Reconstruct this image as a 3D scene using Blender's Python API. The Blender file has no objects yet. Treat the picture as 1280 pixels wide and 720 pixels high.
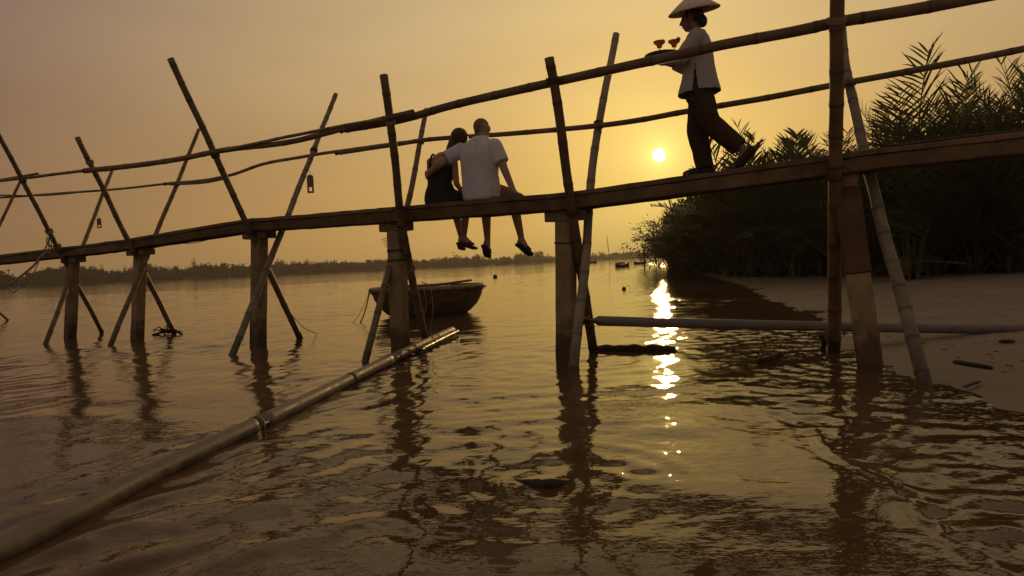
import bpy, bmesh, math, random
import numpy as np
from mathutils import Vector, Matrix, Euler, noise as mnoise

random.seed(7); rng = np.random.default_rng(11)
S = bpy.context.scene
COL = S.collection

# ------------------------------------------------------------------ camera
F = 853.333                      # focal length in pixels of a 1280 px wide picture (24 mm lens)
CAM = Vector((0, 0, 1.05)); PITCH = math.radians(2.1); ROLL = math.radians(2.45)
FW = Vector((0, math.cos(PITCH), -math.sin(PITCH)))
_u0 = Vector((1, 0, 0)).cross(FW)
RT = Vector((1, 0, 0)) * math.cos(ROLL) - _u0 * math.sin(ROLL)
UP = _u0 * math.cos(ROLL) + Vector((1, 0, 0)) * math.sin(ROLL)
cam = bpy.data.cameras.new('camera'); camo = bpy.data.objects.new('camera', cam); COL.objects.link(camo)
cam.sensor_width = 36; cam.lens = 24; cam.clip_start = 0.05; cam.clip_end = 20000
M = Matrix((RT, UP, -FW)).transposed().to_4x4(); M.translation = CAM; camo.matrix_world = M
S.camera = camo

# ------------------------------------------------------------------ sky, sun, exposure
SUN = Vector((0.2149, 0.9662, 0.1425)).normalized()
SUN_EL = math.asin(SUN.z); SUN_AZ = math.atan2(SUN.x, SUN.y)
W = bpy.data.worlds.new('World'); S.world = W; W.use_nodes = True
wt = W.node_tree; wt.nodes.clear()
def N(t, typ, **kw):
    n = t.nodes.new(typ)
    for k, v in kw.items(): setattr(n, k, v)
    return n
def math_node(t, op, a, b=None, clamp=False):
    n = N(t, 'ShaderNodeMath', operation=op); n.use_clamp = clamp
    for i, v in enumerate((a, b)):
        if v is None: continue
        if isinstance(v, (int, float)): n.inputs[i].default_value = v
        else: t.links.new(v, n.inputs[i])
    return n.outputs[0]
def ramp(t, fac, stops, interp='EASE'):
    n = N(t, 'ShaderNodeValToRGB'); r = n.color_ramp; r.interpolation = interp
    while len(r.elements) < len(stops): r.elements.new(0.5)
    for e, (p, c) in zip(r.elements, stops):
        e.position = p; e.color = (c[0], c[1], c[2], 1) if hasattr(c, '__len__') else (c, c, c, 1)
    t.links.new(fac, n.inputs[0]); return n.outputs[0]
def mixc(t, fac, a, b, mode='MIX'):
    n = N(t, 'ShaderNodeMix', data_type='RGBA', blend_type=mode)
    for s, v in ((n.inputs[0], fac), (n.inputs[6], a), (n.inputs[7], b)):
        if isinstance(v, (int, float)): s.default_value = v
        elif isinstance(v, tuple): s.default_value = (*v[:3], 1)
        else: t.links.new(v, s)
    return n.outputs[2]
tc = N(wt, 'ShaderNodeTexCoord')
dotn = N(wt, 'ShaderNodeVectorMath', operation='DOT_PRODUCT'); dotn.inputs[1].default_value = SUN
wt.links.new(tc.outputs['Generated'], dotn.inputs[0])
sep = N(wt, 'ShaderNodeSeparateXYZ'); wt.links.new(tc.outputs['Generated'], sep.inputs[0])
ang = math_node(wt, 'DIVIDE', math_node(wt, 'ARCCOSINE', dotn.outputs['Value']), math.pi)   # 0 at the sun, 1 opposite
d = lambda deg: deg / 180.0
low = ramp(wt, ang, [(0, (.90, .66, .17)), (d(3), (.84, .60, .155)), (d(13), (.64, .398, .105)), (d(30), (.44, .252, .082)),
                     (d(50), (.262, .147, .070)), (d(95), (.205, .142, .096)), (1, (.20, .15, .117))], 'LINEAR')
high = ramp(wt, ang, [(0, (.92, .70, .22)), (d(10), (.70, .52, .22)), (d(18), (.59, .43, .21)), (d(30), (.48, .335, .180)),
                      (d(50), (.218, .141, .112)), (d(95), (.20, .152, .126)), (1, (.205, .165, .145))], 'LINEAR')
elf = N(wt, 'ShaderNodeMapRange'); elf.interpolation_type = 'SMOOTHSTEP'
elf.inputs[1].default_value = 0.02; elf.inputs[2].default_value = 0.38; wt.links.new(sep.outputs[2], elf.inputs[0])
air = mixc(wt, elf.outputs[0], low, high)
# thin, barely visible streaks of high haze
mp = N(wt, 'ShaderNodeMapping'); mp.inputs['Scale'].default_value = (1.2, 1.2, 7.0); mp.inputs['Rotation'].default_value = (0.1, 0.15, 0)
wt.links.new(tc.outputs['Generated'], mp.inputs[0])
nz = N(wt, 'ShaderNodeTexNoise'); nz.inputs['Scale'].default_value = 1.6; nz.inputs['Detail'].default_value = 5
wt.links.new(mp.outputs[0], nz.inputs[0])
air = mixc(wt, 1.0, air, ramp(wt, nz.outputs[0], [(0.3, .96), (0.7, 1.05)]), 'MULTIPLY')
# the sun's own disc and the tight aureole around it
deg_ = math_node(wt, 'MULTIPLY', ang, 180)
aure = math_node(wt, 'POWER', 2.718, math_node(wt, 'MULTIPLY', deg_, -0.85))
air = mixc(wt, 1.0, air, mixc(wt, 1.0, (0.55, 0.60, 0.14), aure, 'MULTIPLY'), 'ADD')
disc = N(wt, 'ShaderNodeMapRange'); disc.interpolation_type = 'SMOOTHSTEP'
for i, v in enumerate((-0.56, -0.46, 0.0, 1.0)): disc.inputs[i + 1].default_value = v
wt.links.new(math_node(wt, 'MULTIPLY', deg_, -1.0), disc.inputs[0])
air = mixc(wt, disc.outputs[0], air, (6.0, 5.2, 3.4))
sky = N(wt, 'ShaderNodeTexSky', sky_type='NISHITA'); sky.sun_disc = False
sky.sun_elevation = SUN_EL; sky.sun_rotation = SUN_AZ; sky.dust_density = 9; sky.air_density = 2.5; sky.ozone_density = 0.5
nis = mixc(wt, 1.0, sky.outputs[0], (1.0, 0.72, 0.34), 'MULTIPLY')
bg1 = N(wt, 'ShaderNodeBackground'); bg2 = N(wt, 'ShaderNodeBackground'); add = N(wt, 'ShaderNodeAddShader'); out = N(wt, 'ShaderNodeOutputWorld')
wt.links.new(nis, bg1.inputs[0]); bg1.inputs[1].default_value = 0.004
wt.links.new(air, bg2.inputs[0]); bg2.inputs[1].default_value = 0.985
wt.links.new(bg1.outputs[0], add.inputs[0]); wt.links.new(bg2.outputs[0], add.inputs[1]); wt.links.new(add.outputs[0], out.inputs[0])

sl = bpy.data.lights.new('sun', 'SUN'); sl.energy = 1.0; sl.angle = math.radians(0.53); sl.color = (1.0, 0.62, 0.23)
so = bpy.data.objects.new('sun', sl); COL.objects.link(so); so.rotation_euler = SUN.to_track_quat('Z', 'Y').to_euler(); so.location = (20, 80, 30)
S.view_settings.view_transform = 'Standard'; S.view_settings.look = 'None'; S.view_settings.exposure = 0; S.view_settings.gamma = 1
S.view_settings.use_curve_mapping = False
S.render.engine = 'CYCLES'; S.cycles.max_bounces = 7; S.cycles.use_denoising = True
S.cycles.sample_clamp_indirect = 4; S.cycles.transparent_max_bounces = 12

# ------------------------------------------------------------------ survey helpers: where a sight line from the tripod meets the place
def ray(x, y): return FW + RT * ((x - 640) / F) + UP * ((360 - y) / F)
def at(x, y, Y): q = ray(x, y); return CAM + q * (Y / q.y)
def atz(x, y, z=0.0): q = ray(x, y); return CAM + q * ((z - CAM.z) / q.z)
NB = Vector((0.5, 0.866, 0))                      # across the footbridge, away from the camera
def ats(x, y, P, s):                              # on the upright plane that runs along the bridge, s metres beyond P
    q = ray(x, y); return CAM + q * ((NB.dot(P - CAM) + s) / NB.dot(q))

# ------------------------------------------------------------------ object helpers
def link(o, name, parent=None):
    COL.objects.link(o)
    if parent is not None:
        o.parent = parent
        if parent.get('_world'): o.matrix_parent_inverse = Matrix.Translation(-parent.location)
    return o
def tag(o, label=None, cat=None, group=None, kind=None):
    for k, v in (('label', label), ('category', cat), ('group', group), ('kind', kind)):
        if v: o[k] = v
    return o
def thing(name, label, cat, loc=(0, 0, 0), rz=0.0, group=None, world=True, kind=None):
    o = bpy.data.objects.new(name, None); o.empty_display_size = 0.2; COL.objects.link(o)
    o.location = loc; o.rotation_euler = (0, 0, rz)
    if world: o['_world'] = 1
    return tag(o, label, cat, group, kind)
def mesh_obj(name, V, Fc, mat, parent=None, smooth=True, attr=None):
    me = bpy.data.meshes.new(name); me.from_pydata([tuple(v) for v in V], [], Fc); me.update()
    if smooth: me.polygons.foreach_set('use_smooth', [True] * len(me.polygons))
    if attr is not None:
        a = me.attributes.new('mark', 'FLOAT', 'POINT'); a.data.foreach_set('value', attr)
    if mat: me.materials.append(mat)
    return link(bpy.data.objects.new(name, me), name, parent)
class MB:
    def __init__(s): s.V = []; s.F = []; s.A = []
    def add(s, V, Fc, A=None):
        b = len(s.V); s.V += [tuple(v) for v in V]; s.F += [tuple(i + b for i in f) for f in Fc]
        s.A += list(A) if A is not None else [0.0] * len(V)
    def build(s, name, mat, parent=None, smooth=True): return mesh_obj(name, s.V, s.F, mat, parent, smooth, s.A)
def frame_along(d, ref=None):
    d = d.normalized(); r = Vector(ref) if ref is not None else (Vector((0, 0, 1)) if abs(d.z) < .9 else Vector((1, 0, 0)))
    a = d.cross(r).normalized(); return a, a.cross(d).normalized()
def catmull(P, n=8):
    P = [Vector(p) for p in P]
    if len(P) == 2: return [P[0].lerp(P[1], i / n) for i in range(n + 1)]
    Q = [P[0] * 2 - P[1]] + P + [P[-1] * 2 - P[-2]]; o = []
    for i in range(1, len(Q) - 2):
        a, b, c, e = Q[i - 1:i + 3]
        for k in range(n):
            t = k / n; o.append(0.5 * ((2 * b) + (c - a) * t + (2 * a - 5 * b + 4 * c - e) * t * t + (3 * b - a - 3 * c + e) * t ** 3))
    return o + [P[-1]]
def tube(P, R, sides=8, mb=None, closed_ends=True, A=None):
    mb = mb or MB(); V = []; Fc = []; At = []; n = len(P); P = [Vector(p) for p in P]
    ref = None; a = None
    for i, p in enumerate(P):
        dd = (P[min(i + 1, n - 1)] - P[max(i - 1, 0)])
        if dd.length < 1e-9: dd = Vector((0, 0, 1))
        if a is None: a, b = frame_along(dd)
        else:
            b = dd.normalized().cross(a).normalized() * -1; b = -b; a = b.cross(dd.normalized()).normalized()
        r = R[i] if hasattr(R, '__len__') else R
        for k in range(sides):
            w = 2 * math.pi * k / sides; V.append(p + a * (math.cos(w) * r) + b * (math.sin(w) * r)); At.append(A[i] if A else 0.0)
    for i in range(n - 1):
        for k in range(sides):
            k2 = (k + 1) % sides; Fc.append((i * sides + k, i * sides + k2, (i + 1) * sides + k2, (i + 1) * sides + k))
    if closed_ends:
        Fc.append(tuple(range(sides))[::-1]); Fc.append(tuple((n - 1) * sides + k for k in range(sides)))
    mb.add(V, Fc, At); return mb
def box_between(p0, p1, w, h, mb=None, across=None, jit=0.0, nseg=1):
    """a timber from p0 to p1 (centres), w across, h high, with small chamfers"""
    mb = mb or MB(); p0, p1 = Vector(p0), Vector(p1); d = (p1 - p0).normalized()
    s = Vector(across).normalized() if across is not None else d.cross(Vector((0, 0, 1))).normalized()
    s = (s - d * s.dot(d)).normalized(); t = s.cross(d).normalized(); c = min(w, h) * .09
    prof = [(-w/2 + c, -h/2), (w/2 - c, -h/2), (w/2, -h/2 + c), (w/2, h/2 - c), (w/2 - c, h/2), (-w/2 + c, h/2), (-w/2, h/2 - c), (-w/2, -h/2 + c)]
    V = []; Fc = []
    for i in range(nseg + 1):
        q = p0.lerp(p1, i / nseg)
        for (x, y) in prof:
            V.append(q + s * (x + random.uniform(-jit, jit)) + t * (y + random.uniform(-jit, jit)))
    for i in range(nseg):
        for k in range(8): Fc.append((i*8 + k, i*8 + (k+1) % 8, i*8 + 8 + (k+1) % 8, i*8 + 8 + k))
    Fc.append(tuple(range(8))[::-1]); Fc.append(tuple(nseg * 8 + k for k in range(8)))
    mb.add(V, Fc); return mb
def bamboo(P, r0, r1, sides=10, step=0.34, wob=0.004):
    """a bamboo culm along P: swollen rings at the nodes, a hollow at both ends"""
    C = catmull(P, 10); L = [0.0]
    for i in range(1, len(C)): L.append(L[-1] + (C[i] - C[i-1]).length)
    T = L[-1]
    def pt(l):
        l = max(0, min(T, l))
        for i in range(1, len(L)):
            if l <= L[i]: return C[i-1].lerp(C[i], (l - L[i-1]) / max(1e-9, L[i] - L[i-1]))
        return C[-1]
    pos = []; l = random.uniform(.05, .25); nodes = []
    while l < T - .03: nodes.append(l); l += step * random.uniform(.6, 1.3)
    st = [(0.0, 0, 1.0)]
    for a in nodes:
        st += [(a - .022, 0.05, .99), (a - .007, .45, 1.05), (a + .002, .9, 1.02), (a + .01, .5, 1.06), (a + .026, .1, .985)]
        st += [(a + step * .35, 0, .965), (a + step * .7, 0, .97)]
    st.append((T, 0, 1.0)); st = sorted(x for x in st if 0 <= x[0] <= T)
    PP = []; RR = []; AA = []; lastp = -1
    for (a, m, k) in st:
        if a - lastp < .004: continue
        lastp = a; p = pt(a); t = a / T
        p = p + Vector((mnoise.noise(Vector((a * 1.3, P[0][0], 3))), mnoise.noise(Vector((a * 1.3, 7, P[0][1]))), 0)) * wob * 3
        PP.append(p); RR.append((r0 + (r1 - r0) * t) * k); AA.append(m)
    # hollow ends
    mb = tube(PP, RR, sides, closed_ends=False, A=AA); n = len(PP)
    for (i, sgn) in ((0, 1), (n - 1, -1)):
        dd = (PP[1] - PP[0]).normalized() if i == 0 else (PP[-1] - PP[-2]).normalized()
        base = len(mb.V); ring = [Vector(mb.V[i * sides + k]) for k in range(sides)]; c = PP[i]
        inner = [c + (v - c) * .72 for v in ring]; deep = [c + (v - c) * .70 + dd * (.05 * (1 if i == 0 else -1)) for v in ring]
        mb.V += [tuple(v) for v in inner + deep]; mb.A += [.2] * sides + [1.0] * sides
        for k in range(sides):
            k2 = (k + 1) % sides; o_ = i * sides
            f1 = (o_ + k, base + k, base + k2, o_ + k2); f2 = (base + k, base + sides + k, base + sides + k2, base + k2)
            mb.F += [f1, f2] if i == 0 else [f1[::-1], f2[::-1]]
        f3 = tuple(base + sides + k for k in range(sides)); mb.F.append(f3 if i else f3[::-1])
    return mb
def lathe(prof, sides=20, mb=None, c=(0, 0, 0), wob=None):
    mb = mb or MB(); V = []; Fc = []
    for (r, z) in prof:
        for k in range(sides):
            w = 2 * math.pi * k / sides; V.append((c[0] + r * math.cos(w), c[1] + r * math.sin(w), c[2] + z))
    for i in range(len(prof) - 1):
        for k in range(sides):
            k2 = (k + 1) % sides; Fc.append((i*sides + k, i*sides + k2, (i+1)*sides + k2, (i+1)*sides + k))
    mb.add(V, Fc); return mb

# ------------------------------------------------------------------ materials
MATS = {}
def mat(name, col, rough=.7, var=.25, scale=6.0, bump=.2, bscale=30.0, spec=.4, col2=None, wet=None, stretch=(1, 1, 1), mark=None, coat=0.0, transl=None, metal=0.0):
    m = bpy.data.materials.new(name); m.use_nodes = True; t = m.node_tree; b = t.nodes['Principled BSDF']
    tcn = N(t, 'ShaderNodeTexCoord'); mpn = N(t, 'ShaderNodeMapping'); mpn.inputs['Scale'].default_value = stretch
    t.links.new(tcn.outputs['Object'], mpn.inputs[0])
    n1 = N(t, 'ShaderNodeTexNoise'); n1.inputs['Scale'].default_value = scale; n1.inputs['Detail'].default_value = 6; n1.inputs['Roughness'].default_value = .65
    t.links.new(mpn.outputs[0], n1.inputs[0])
    c2 = col2 or tuple(c * (1 - var) for c in col); c1 = col if col2 else tuple(min(1, c * (1 + var * .7)) for c in col)
    cc = ramp(t, n1.outputs[0], [(.32, c2), (.68, c1)], 'LINEAR')
    oi = N(t, 'ShaderNodeObjectInfo'); cc = mixc(t, 1.0, cc, ramp(t, oi.outputs['Random'], [(0, .82), (1, 1.15)], 'LINEAR'), 'MULTIPLY')
    rgh = rough
    if mark:
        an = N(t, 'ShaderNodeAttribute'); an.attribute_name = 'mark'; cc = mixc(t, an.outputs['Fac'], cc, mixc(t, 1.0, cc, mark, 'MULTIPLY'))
    if wet:       # a tide stain: darker, algae-toned, with a ragged upper edge
        g = N(t, 'ShaderNodeNewGeometry'); sp = N(t, 'ShaderNodeSeparateXYZ'); t.links.new(g.outputs['Position'], sp.inputs[0])
        n3 = N(t, 'ShaderNodeTexNoise'); n3.inputs['Scale'].default_value = 9; n3.inputs['Detail'].default_value = 5; t.links.new(g.outputs['Position'], n3.inputs[0])
        zz = math_node(t, 'ADD', sp.outputs[2], math_node(t, 'MULTIPLY', math_node(t, 'SUBTRACT', n3.outputs[0], .5), .5))
        mr = N(t, 'ShaderNodeMapRange'); mr.inputs[1].default_value = wet[0] + .12; mr.inputs[2].default_value = wet[0] - .12; t.links.new(zz, mr.inputs[0])
        cc = mixc(t, mr.outputs[0], cc, mixc(t, 1.0, cc, wet[1], 'MULTIPLY'))
        mr2 = N(t, 'ShaderNodeMapRange'); mr2.inputs[3].default_value = rough; mr2.inputs[4].default_value = rough * .55; t.links.new(mr.outputs[0], mr2.inputs[0])
        t.links.new(mr2.outputs[0], b.inputs['Roughness'])
    else: b.inputs['Roughness'].default_value = rough
    t.links.new(cc, b.inputs['Base Color']); b.inputs['Specular IOR Level'].default_value = spec; b.inputs['Coat Weight'].default_value = coat; b.inputs['Metallic'].default_value = metal
    if bump:
        n2 = N(t, 'ShaderNodeTexNoise'); n2.inputs['Scale'].default_value = bscale; n2.inputs['Detail'].default_value = 5; t.links.new(mpn.outputs[0], n2.inputs[0])
        bn = N(t, 'ShaderNodeBump'); bn.inputs['Strength'].default_value = bump; bn.inputs['Distance'].default_value = .01
        t.links.new(n2.outputs[0], bn.inputs['Height']); t.links.new(bn.outputs[0], b.inputs['Normal'])
    if transl:
        tr = N(t, 'ShaderNodeBsdfTranslucent'); ms = N(t, 'ShaderNodeMixShader'); ms.inputs[0].default_value = transl[1]; tr.inputs[0].default_value = (*transl[0], 1)
        t.links.new(b.outputs[0], ms.inputs[1]); t.links.new(tr.outputs[0], ms.inputs[2]); t.links.new(ms.outputs[0], t.nodes['Material Output'].inputs[0])
    MATS[name] = m; return m
WETB = (.16, (.38, .36, .30))
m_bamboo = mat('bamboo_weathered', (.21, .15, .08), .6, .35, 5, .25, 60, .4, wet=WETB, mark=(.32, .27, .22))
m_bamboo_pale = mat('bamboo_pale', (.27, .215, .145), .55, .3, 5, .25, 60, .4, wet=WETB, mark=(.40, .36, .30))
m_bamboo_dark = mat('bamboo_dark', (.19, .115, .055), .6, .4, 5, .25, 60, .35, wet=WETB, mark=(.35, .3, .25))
m_conc = mat('pile_concrete', (.30, .215, .115), .85, .35, 7, .55, 40, .3, wet=(.32, (.34, .31, .25)))
m_cap = mat('cap_timber', (.22, .165, .105), .8, .35, 6, .4, 40, .3, stretch=(1, 1, 3))
m_deck = mat('deck_timber', (.175, .108, .052), .7, .45, 4, .5, 30, .35)
m_deck2 = mat('stringer_timber', (.14, .085, .042), .75, .45, 4, .5, 30, .3)
m_wood_red = mat('cladding_timber', (.11, .060, .033), .75, .4, 5, .4, 35, .3)
m_rope = mat('rope_fibre', (.33, .26, .17), .9, .3, 30, .5, 120, .2)
m_rope_dark = mat('rope_dark', (.09, .065, .045), .9, .3, 30, .5, 120, .2)
m_plastic = mat('pipe_plastic', (.22, .187, .155), .62, .14, 2, .12, 25, .25, wet=(.02, (.45, .40, .32)))
m_joint = mat('pipe_joint', (.16, .135, .10), .8, .3, 6, .2, 30, .15)
m_drift = mat('driftwood_wet', (.05, .034, .022), .75, .5, 8, .8, 25, .25)
m_hull = mat('basket_hull', (.13, .085, .045), .6, .45, 7, .6, 45, .35)
m_rim = mat('basket_rim', (.25, .18, .10), .6, .35, 8, .4, 40, .35)
m_tag = mat('tag_metal', (.12, .10, .08), .6, .3, 20, .2, 60, .4)

# ------------------------------------------------------------------ large structure: ground, water, far wood

def polar(r_list, a0, a1, na):
    th = np.radians(np.linspace(a0, a1, na)); r = np.asarray(r_list)
    R, T = np.meshgrid(r, th, indexing='ij')
    return R * np.sin(T), R * np.cos(T)
def grid_mesh(name, X, Y, Z, m):
    nr, na = X.shape; me = bpy.data.meshes.new(name)
    co = np.stack([X, Y, Z], -1).reshape(-1, 3).astype(np.float32)
    i = np.arange(nr - 1)[:, None] * na + np.arange(na - 1)[None, :]
    q = np.stack([i, i + na, i + na + 1, i + 1], -1).reshape(-1, 4)[:, ::-1]
    me.vertices.add(len(co)); me.vertices.foreach_set('co', co.ravel())
    me.loops.add(q.size); me.loops.foreach_set('vertex_index', q.ravel().astype(np.int32))
    me.polygons.add(len(q)); me.polygons.foreach_set('loop_start', np.arange(0, q.size, 4, dtype=np.int32))
    me.polygons.foreach_set('use_smooth', np.ones(len(q), bool)); me.update(calc_edges=True); me.validate()
    # normals must look up
    if me.polygons[0].normal.z < 0: me.flip_normals()
    me.materials.append(m); o = bpy.data.objects.new(name, me); COL.objects.link(o); return o
def spectrum(X, Y, n, lmin, lmax, dir0, spread, slope, seed, power=0.0):
    g = np.random.default_rng(seed); Z = np.zeros_like(X)
    for k in range(n):
        lam = lmin * (lmax / lmin) ** g.random(); a = math.radians(dir0 + g.normal(0, spread)); kk = 2 * math.pi / lam
        amp = slope * (lam / lmax) ** power / kk / math.sqrt(n / 2)
        Z += amp * np.sin(kk * (X * math.sin(a) + Y * math.cos(a)) + g.random() * 6.283)
    return Z
SHORE_Y = [-40, 0, 3, 4.2, 5.26, 6.4, 7.67, 9.2, 10.8, 14.9, 20, 31, 50, 70, 95, 125, 170, 300, 800, 4000]
SHORE_X = [3.2, 3.1, 3.12, 3.16, 3.2, 3.3, 3.62, 4.3, 4.8, 5.6, 7.0, 9.2, 12.6, 15.6, 19, 25, 60, 150, 500, 3000]
FAR_A = np.array([-180, -60, -38, -16, 0, 4, 8, 13, 20, 60]); FAR_D = np.array([300, 310, 335, 420, 520, 700, 800, 900, 1000, 1000])
def land_z(X, Y):
    xs = np.interp(Y, SHORE_Y, SHORE_X); dd = X - xs
    ns = spectrum(X, Y, 40, .3, 3.5, 40, 170, .030, 5, .5)
    ns = ns * np.clip(30 / np.hypot(X, Y), 0, 1)
    z = np.where(dd > 0, .34 * (1 - np.exp(-np.maximum(dd, 0) / 7.0)) + ns * np.clip(dd * 2 + .5, 0, 1), np.maximum(dd * .10, -1.2) + ns * .5)
    z = z + .5 * np.clip((dd - 9) / 10, 0, 1)
    D = np.hypot(X, Y); A = np.degrees(np.arctan2(X, Y)); fd = np.interp(A, FAR_A, FAR_D)
    return np.where(D > fd, np.maximum(z, np.clip((D - fd) * .05, 0, 1.0)), np.where(dd > 0, z, z))
def rings(r0, r1, ratio): return r0 * ratio ** np.arange(int(math.log(r1 / r0) / math.log(ratio)) + 2)

# ---- ground sheet: river bed, mud bank at the right, far bank
m = mat('bank_mud', (.235, .185, .135), .8, .22, 1.3, .35, 14, .35, wet=(.055, (.50, .45, .40)))
X, Y = polar(np.concatenate([rings(.5, 3, 1.05), rings(3, 60, 1.007), rings(62, 9000, 1.05)]), -115, 125, 760)
ground = tag(grid_mesh('ground', X, Y, land_z(X, Y), m), kind='structure')

# ---- the river
def riffle(X, Y):      # 0 on calm water, 1 where the breeze riffles the shallows along the bank
    bx = np.interp(Y, [0, 2.26, 4.9, 6, 8, 12, 20, 100, 9000], [1.45, 1.58, 1.72, 1.55, 1.30, 1.9, 3.3, 18, 2000]); w = np.interp(Y, [0, 5, 8, 20, 100, 9000], [.25, .35, .9, 2.2, 10, 900])
    r = np.clip((X - bx) / w + .5, 0, 1); return r * r * (3 - 2 * r)
def patches(X, Y): return np.clip(.75 + 1.0 * np.clip(spectrum(X, Y, 18, .9, 5, 8, 40, .5, 22, 1.0) / .2, -1, 1), .05, 1.6)
def water_z(X, Y):
    D = np.hypot(X, Y) + 1e-6
    patch = .65 + .55 * np.clip(spectrum(X, Y, 14, 1.5, 6, 20, 60, .5, 21, 1.0) / .25, -1, 1.2)
    z = spectrum(X, Y, 34, .55, 1.7, 6, 26, .020, 31, .3)
    z += spectrum(X, Y, 44, .20, .55, -14, 34, .024, 32, .3) * patch
    z += spectrum(X, Y, 40, .10, .22, 12, 45, .019, 33, .3) * patch * np.clip(9 / D, 0, 1)
    lf = np.clip(-(X + .3) / 1.5, 0, 1); z += spectrum(X, Y, 26, .14, .36, -55, 14, .075, 41, .3) * lf * patch * np.clip(11 / D, 0, 1)
    rf = riffle(X, Y)
    z += spectrum(X, Y, 70, .12, .40, 8, 45, .066, 43, .1) * (.06 + .94 * rf) * np.clip(26 / D, 0, 1) * patches(X, Y)
    z += spectrum(X, Y, 24, .12, .26, 10, 30, .11, 47, .2) * np.exp(-((X - .52) / .16) ** 2 - ((Y - 3.30) / .28) ** 2)
    near = np.clip(1.6 - D / 4.5, 0, 1); z += spectrum(X, Y, 40, .20, .50, -5, 50, .026, 45, .2) * near * patch
    # rings spreading from the poles, the stone and the mooring
    def ring(cx, cy, lam, a, fall, r0=0.0):
        r = np.hypot(X - cx, Y - cy); return a * np.sin(6.283 * r / lam) * np.exp(-r / fall) * np.clip((r - r0) / .15, 0, 1)
    z += ring(.75, 7.2, .30, .0030, 1.8) + ring(.12, 3.2, .17, .0022, .55) * (1 + .8 * np.sin(3 * np.arctan2(Y - 3.2, X - .12) + 9 * X)) + ring(3.2, 6.2, .22, .0035, 1.2)
    z += ring(-1.4, 8.2, .26, .003, 1.3) + ring(-3.6, 9.8, .28, .003, 1.2) + ring(-1.83, 15.0, .35, .003, 2.0)
    # the wake that runs out from the mud bank: one low crest
    a = np.array([1.74, 5.1]); b = np.array([1.60, 2.3]); ab = b - a; t = np.clip(((X - a[0]) * ab[0] + (Y - a[1]) * ab[1]) / ab.dot(ab), -0.2, 1.4)
    q = (X - a[0]) * ab[1] - (Y - a[1]) * ab[0]; q = q / np.linalg.norm(ab) + .05 * np.sin(5 * Y)
    z += .006 * np.exp(-(q / .035) ** 2) * np.clip(t + .2, 0, 1) * np.clip(1.5 - t, 0, 1) - .005 * np.exp(-((q - .07) / .035) ** 2) * np.clip(t + .2, 0, 1) * np.clip(1.5 - t, 0, 1)
    # the shallows by the bank are choppier
    sh = np.clip(1 - (np.interp(Y, SHORE_Y, SHORE_X) - X) / 2.6, 0, 1)
    z += spectrum(X, Y, 40, .11, .26, -30, 60, .045, 37, .2) * sh * np.clip(9 / D, 0, 1)
    return z * np.clip(90 / D, .0, 1)
mw = bpy.data.materials.new('river_water'); mw.use_nodes = True; t = mw.node_tree; b = t.nodes['Principled BSDF']
g = N(t, 'ShaderNodeNewGeometry'); mpn = N(t, 'ShaderNodeMapping'); mpn.inputs['Scale'].default_value = (1, 1.8, 1); mpn.inputs['Rotation'].default_value = (0, 0, .2)
t.links.new(g.outputs['Position'], mpn.inputs[0])
n0 = N(t, 'ShaderNodeTexNoise'); n0.inputs['Scale'].default_value = .35; n0.inputs['Detail'].default_value = 3; t.links.new(g.outputs['Position'], n0.inputs[0])
t.links.new(ramp(t, n0.outputs[0], [(.35, (.078, .046, .020)), (.65, (.100, .061, .028))]), b.inputs['Base Color'])
b.inputs['Roughness'].default_value = .03; b.inputs['IOR'].default_value = 1.333
n1 = N(t, 'ShaderNodeTexNoise'); n1.inputs['Scale'].default_value = 13; n1.inputs['Detail'].default_value = 3; n1.inputs['Roughness'].default_value = .5; t.links.new(mpn.outputs[0], n1.inputs[0])
n2 = N(t, 'ShaderNodeTexNoise'); n2.inputs['Scale'].default_value = 1.1; n2.inputs['Detail'].default_value = 3; t.links.new(mpn.outputs[0], n2.inputs[0])
b1 = N(t, 'ShaderNodeBump'); b1.inputs['Strength'].default_value = 1
mk = N(t, 'ShaderNodeMapRange'); atr = N(t, 'ShaderNodeAttribute'); atr.attribute_name = 'mark'; mk.clamp = False; mk.inputs[3].default_value = .07; mk.inputs[4].default_value = .34
t.links.new(atr.outputs['Fac'], mk.inputs[0])
b1.inputs['Distance'].default_value = .0016; t.links.new(n1.outputs[0], b1.inputs['Height'])
b2 = N(t, 'ShaderNodeBump'); b2.inputs['Strength'].default_value = 1; b2.inputs['Distance'].default_value = .009; t.links.new(n2.outputs[0], b2.inputs['Height']); t.links.new(b1.outputs[0], b2.inputs['Normal'])
# wavelets too fine for the mesh: their slopes, as a tilt of the surface normal
n4 = N(t, 'ShaderNodeTexNoise'); n4.inputs['Scale'].default_value = 24; n4.inputs['Detail'].default_value = 2; n4.inputs['Roughness'].default_value = .55; t.links.new(mpn.outputs[0], n4.inputs[0])
def vm(op, a, b_):
    n = N(t, 'ShaderNodeVectorMath', operation=op)
    for i, v in enumerate((a, b_)):
        if v is None: continue
        if isinstance(v, tuple): n.inputs[i].default_value = v
        else: t.links.new(v, n.inputs[i])
    return n.outputs[0]
tilt = vm('MULTIPLY', vm('SUBTRACT', n4.outputs['Color'], (.5, .5, .5)), (1, 1, 0))
sc_ = N(t, 'ShaderNodeVectorMath', operation='SCALE'); t.links.new(tilt, sc_.inputs[0]); t.links.new(mk.outputs[0], sc_.inputs['Scale'])
t.links.new(vm('NORMALIZE', vm('ADD', b2.outputs[0], sc_.outputs[0]), None), b.inputs['Normal'])
X, Y = polar(np.concatenate([rings(.7, 4, 1.008), rings(4.02, 22, 1.0042), rings(22.1, 60, 1.007), rings(60.5, 9000, 1.03)]), -82, 86, 1020)
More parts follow.
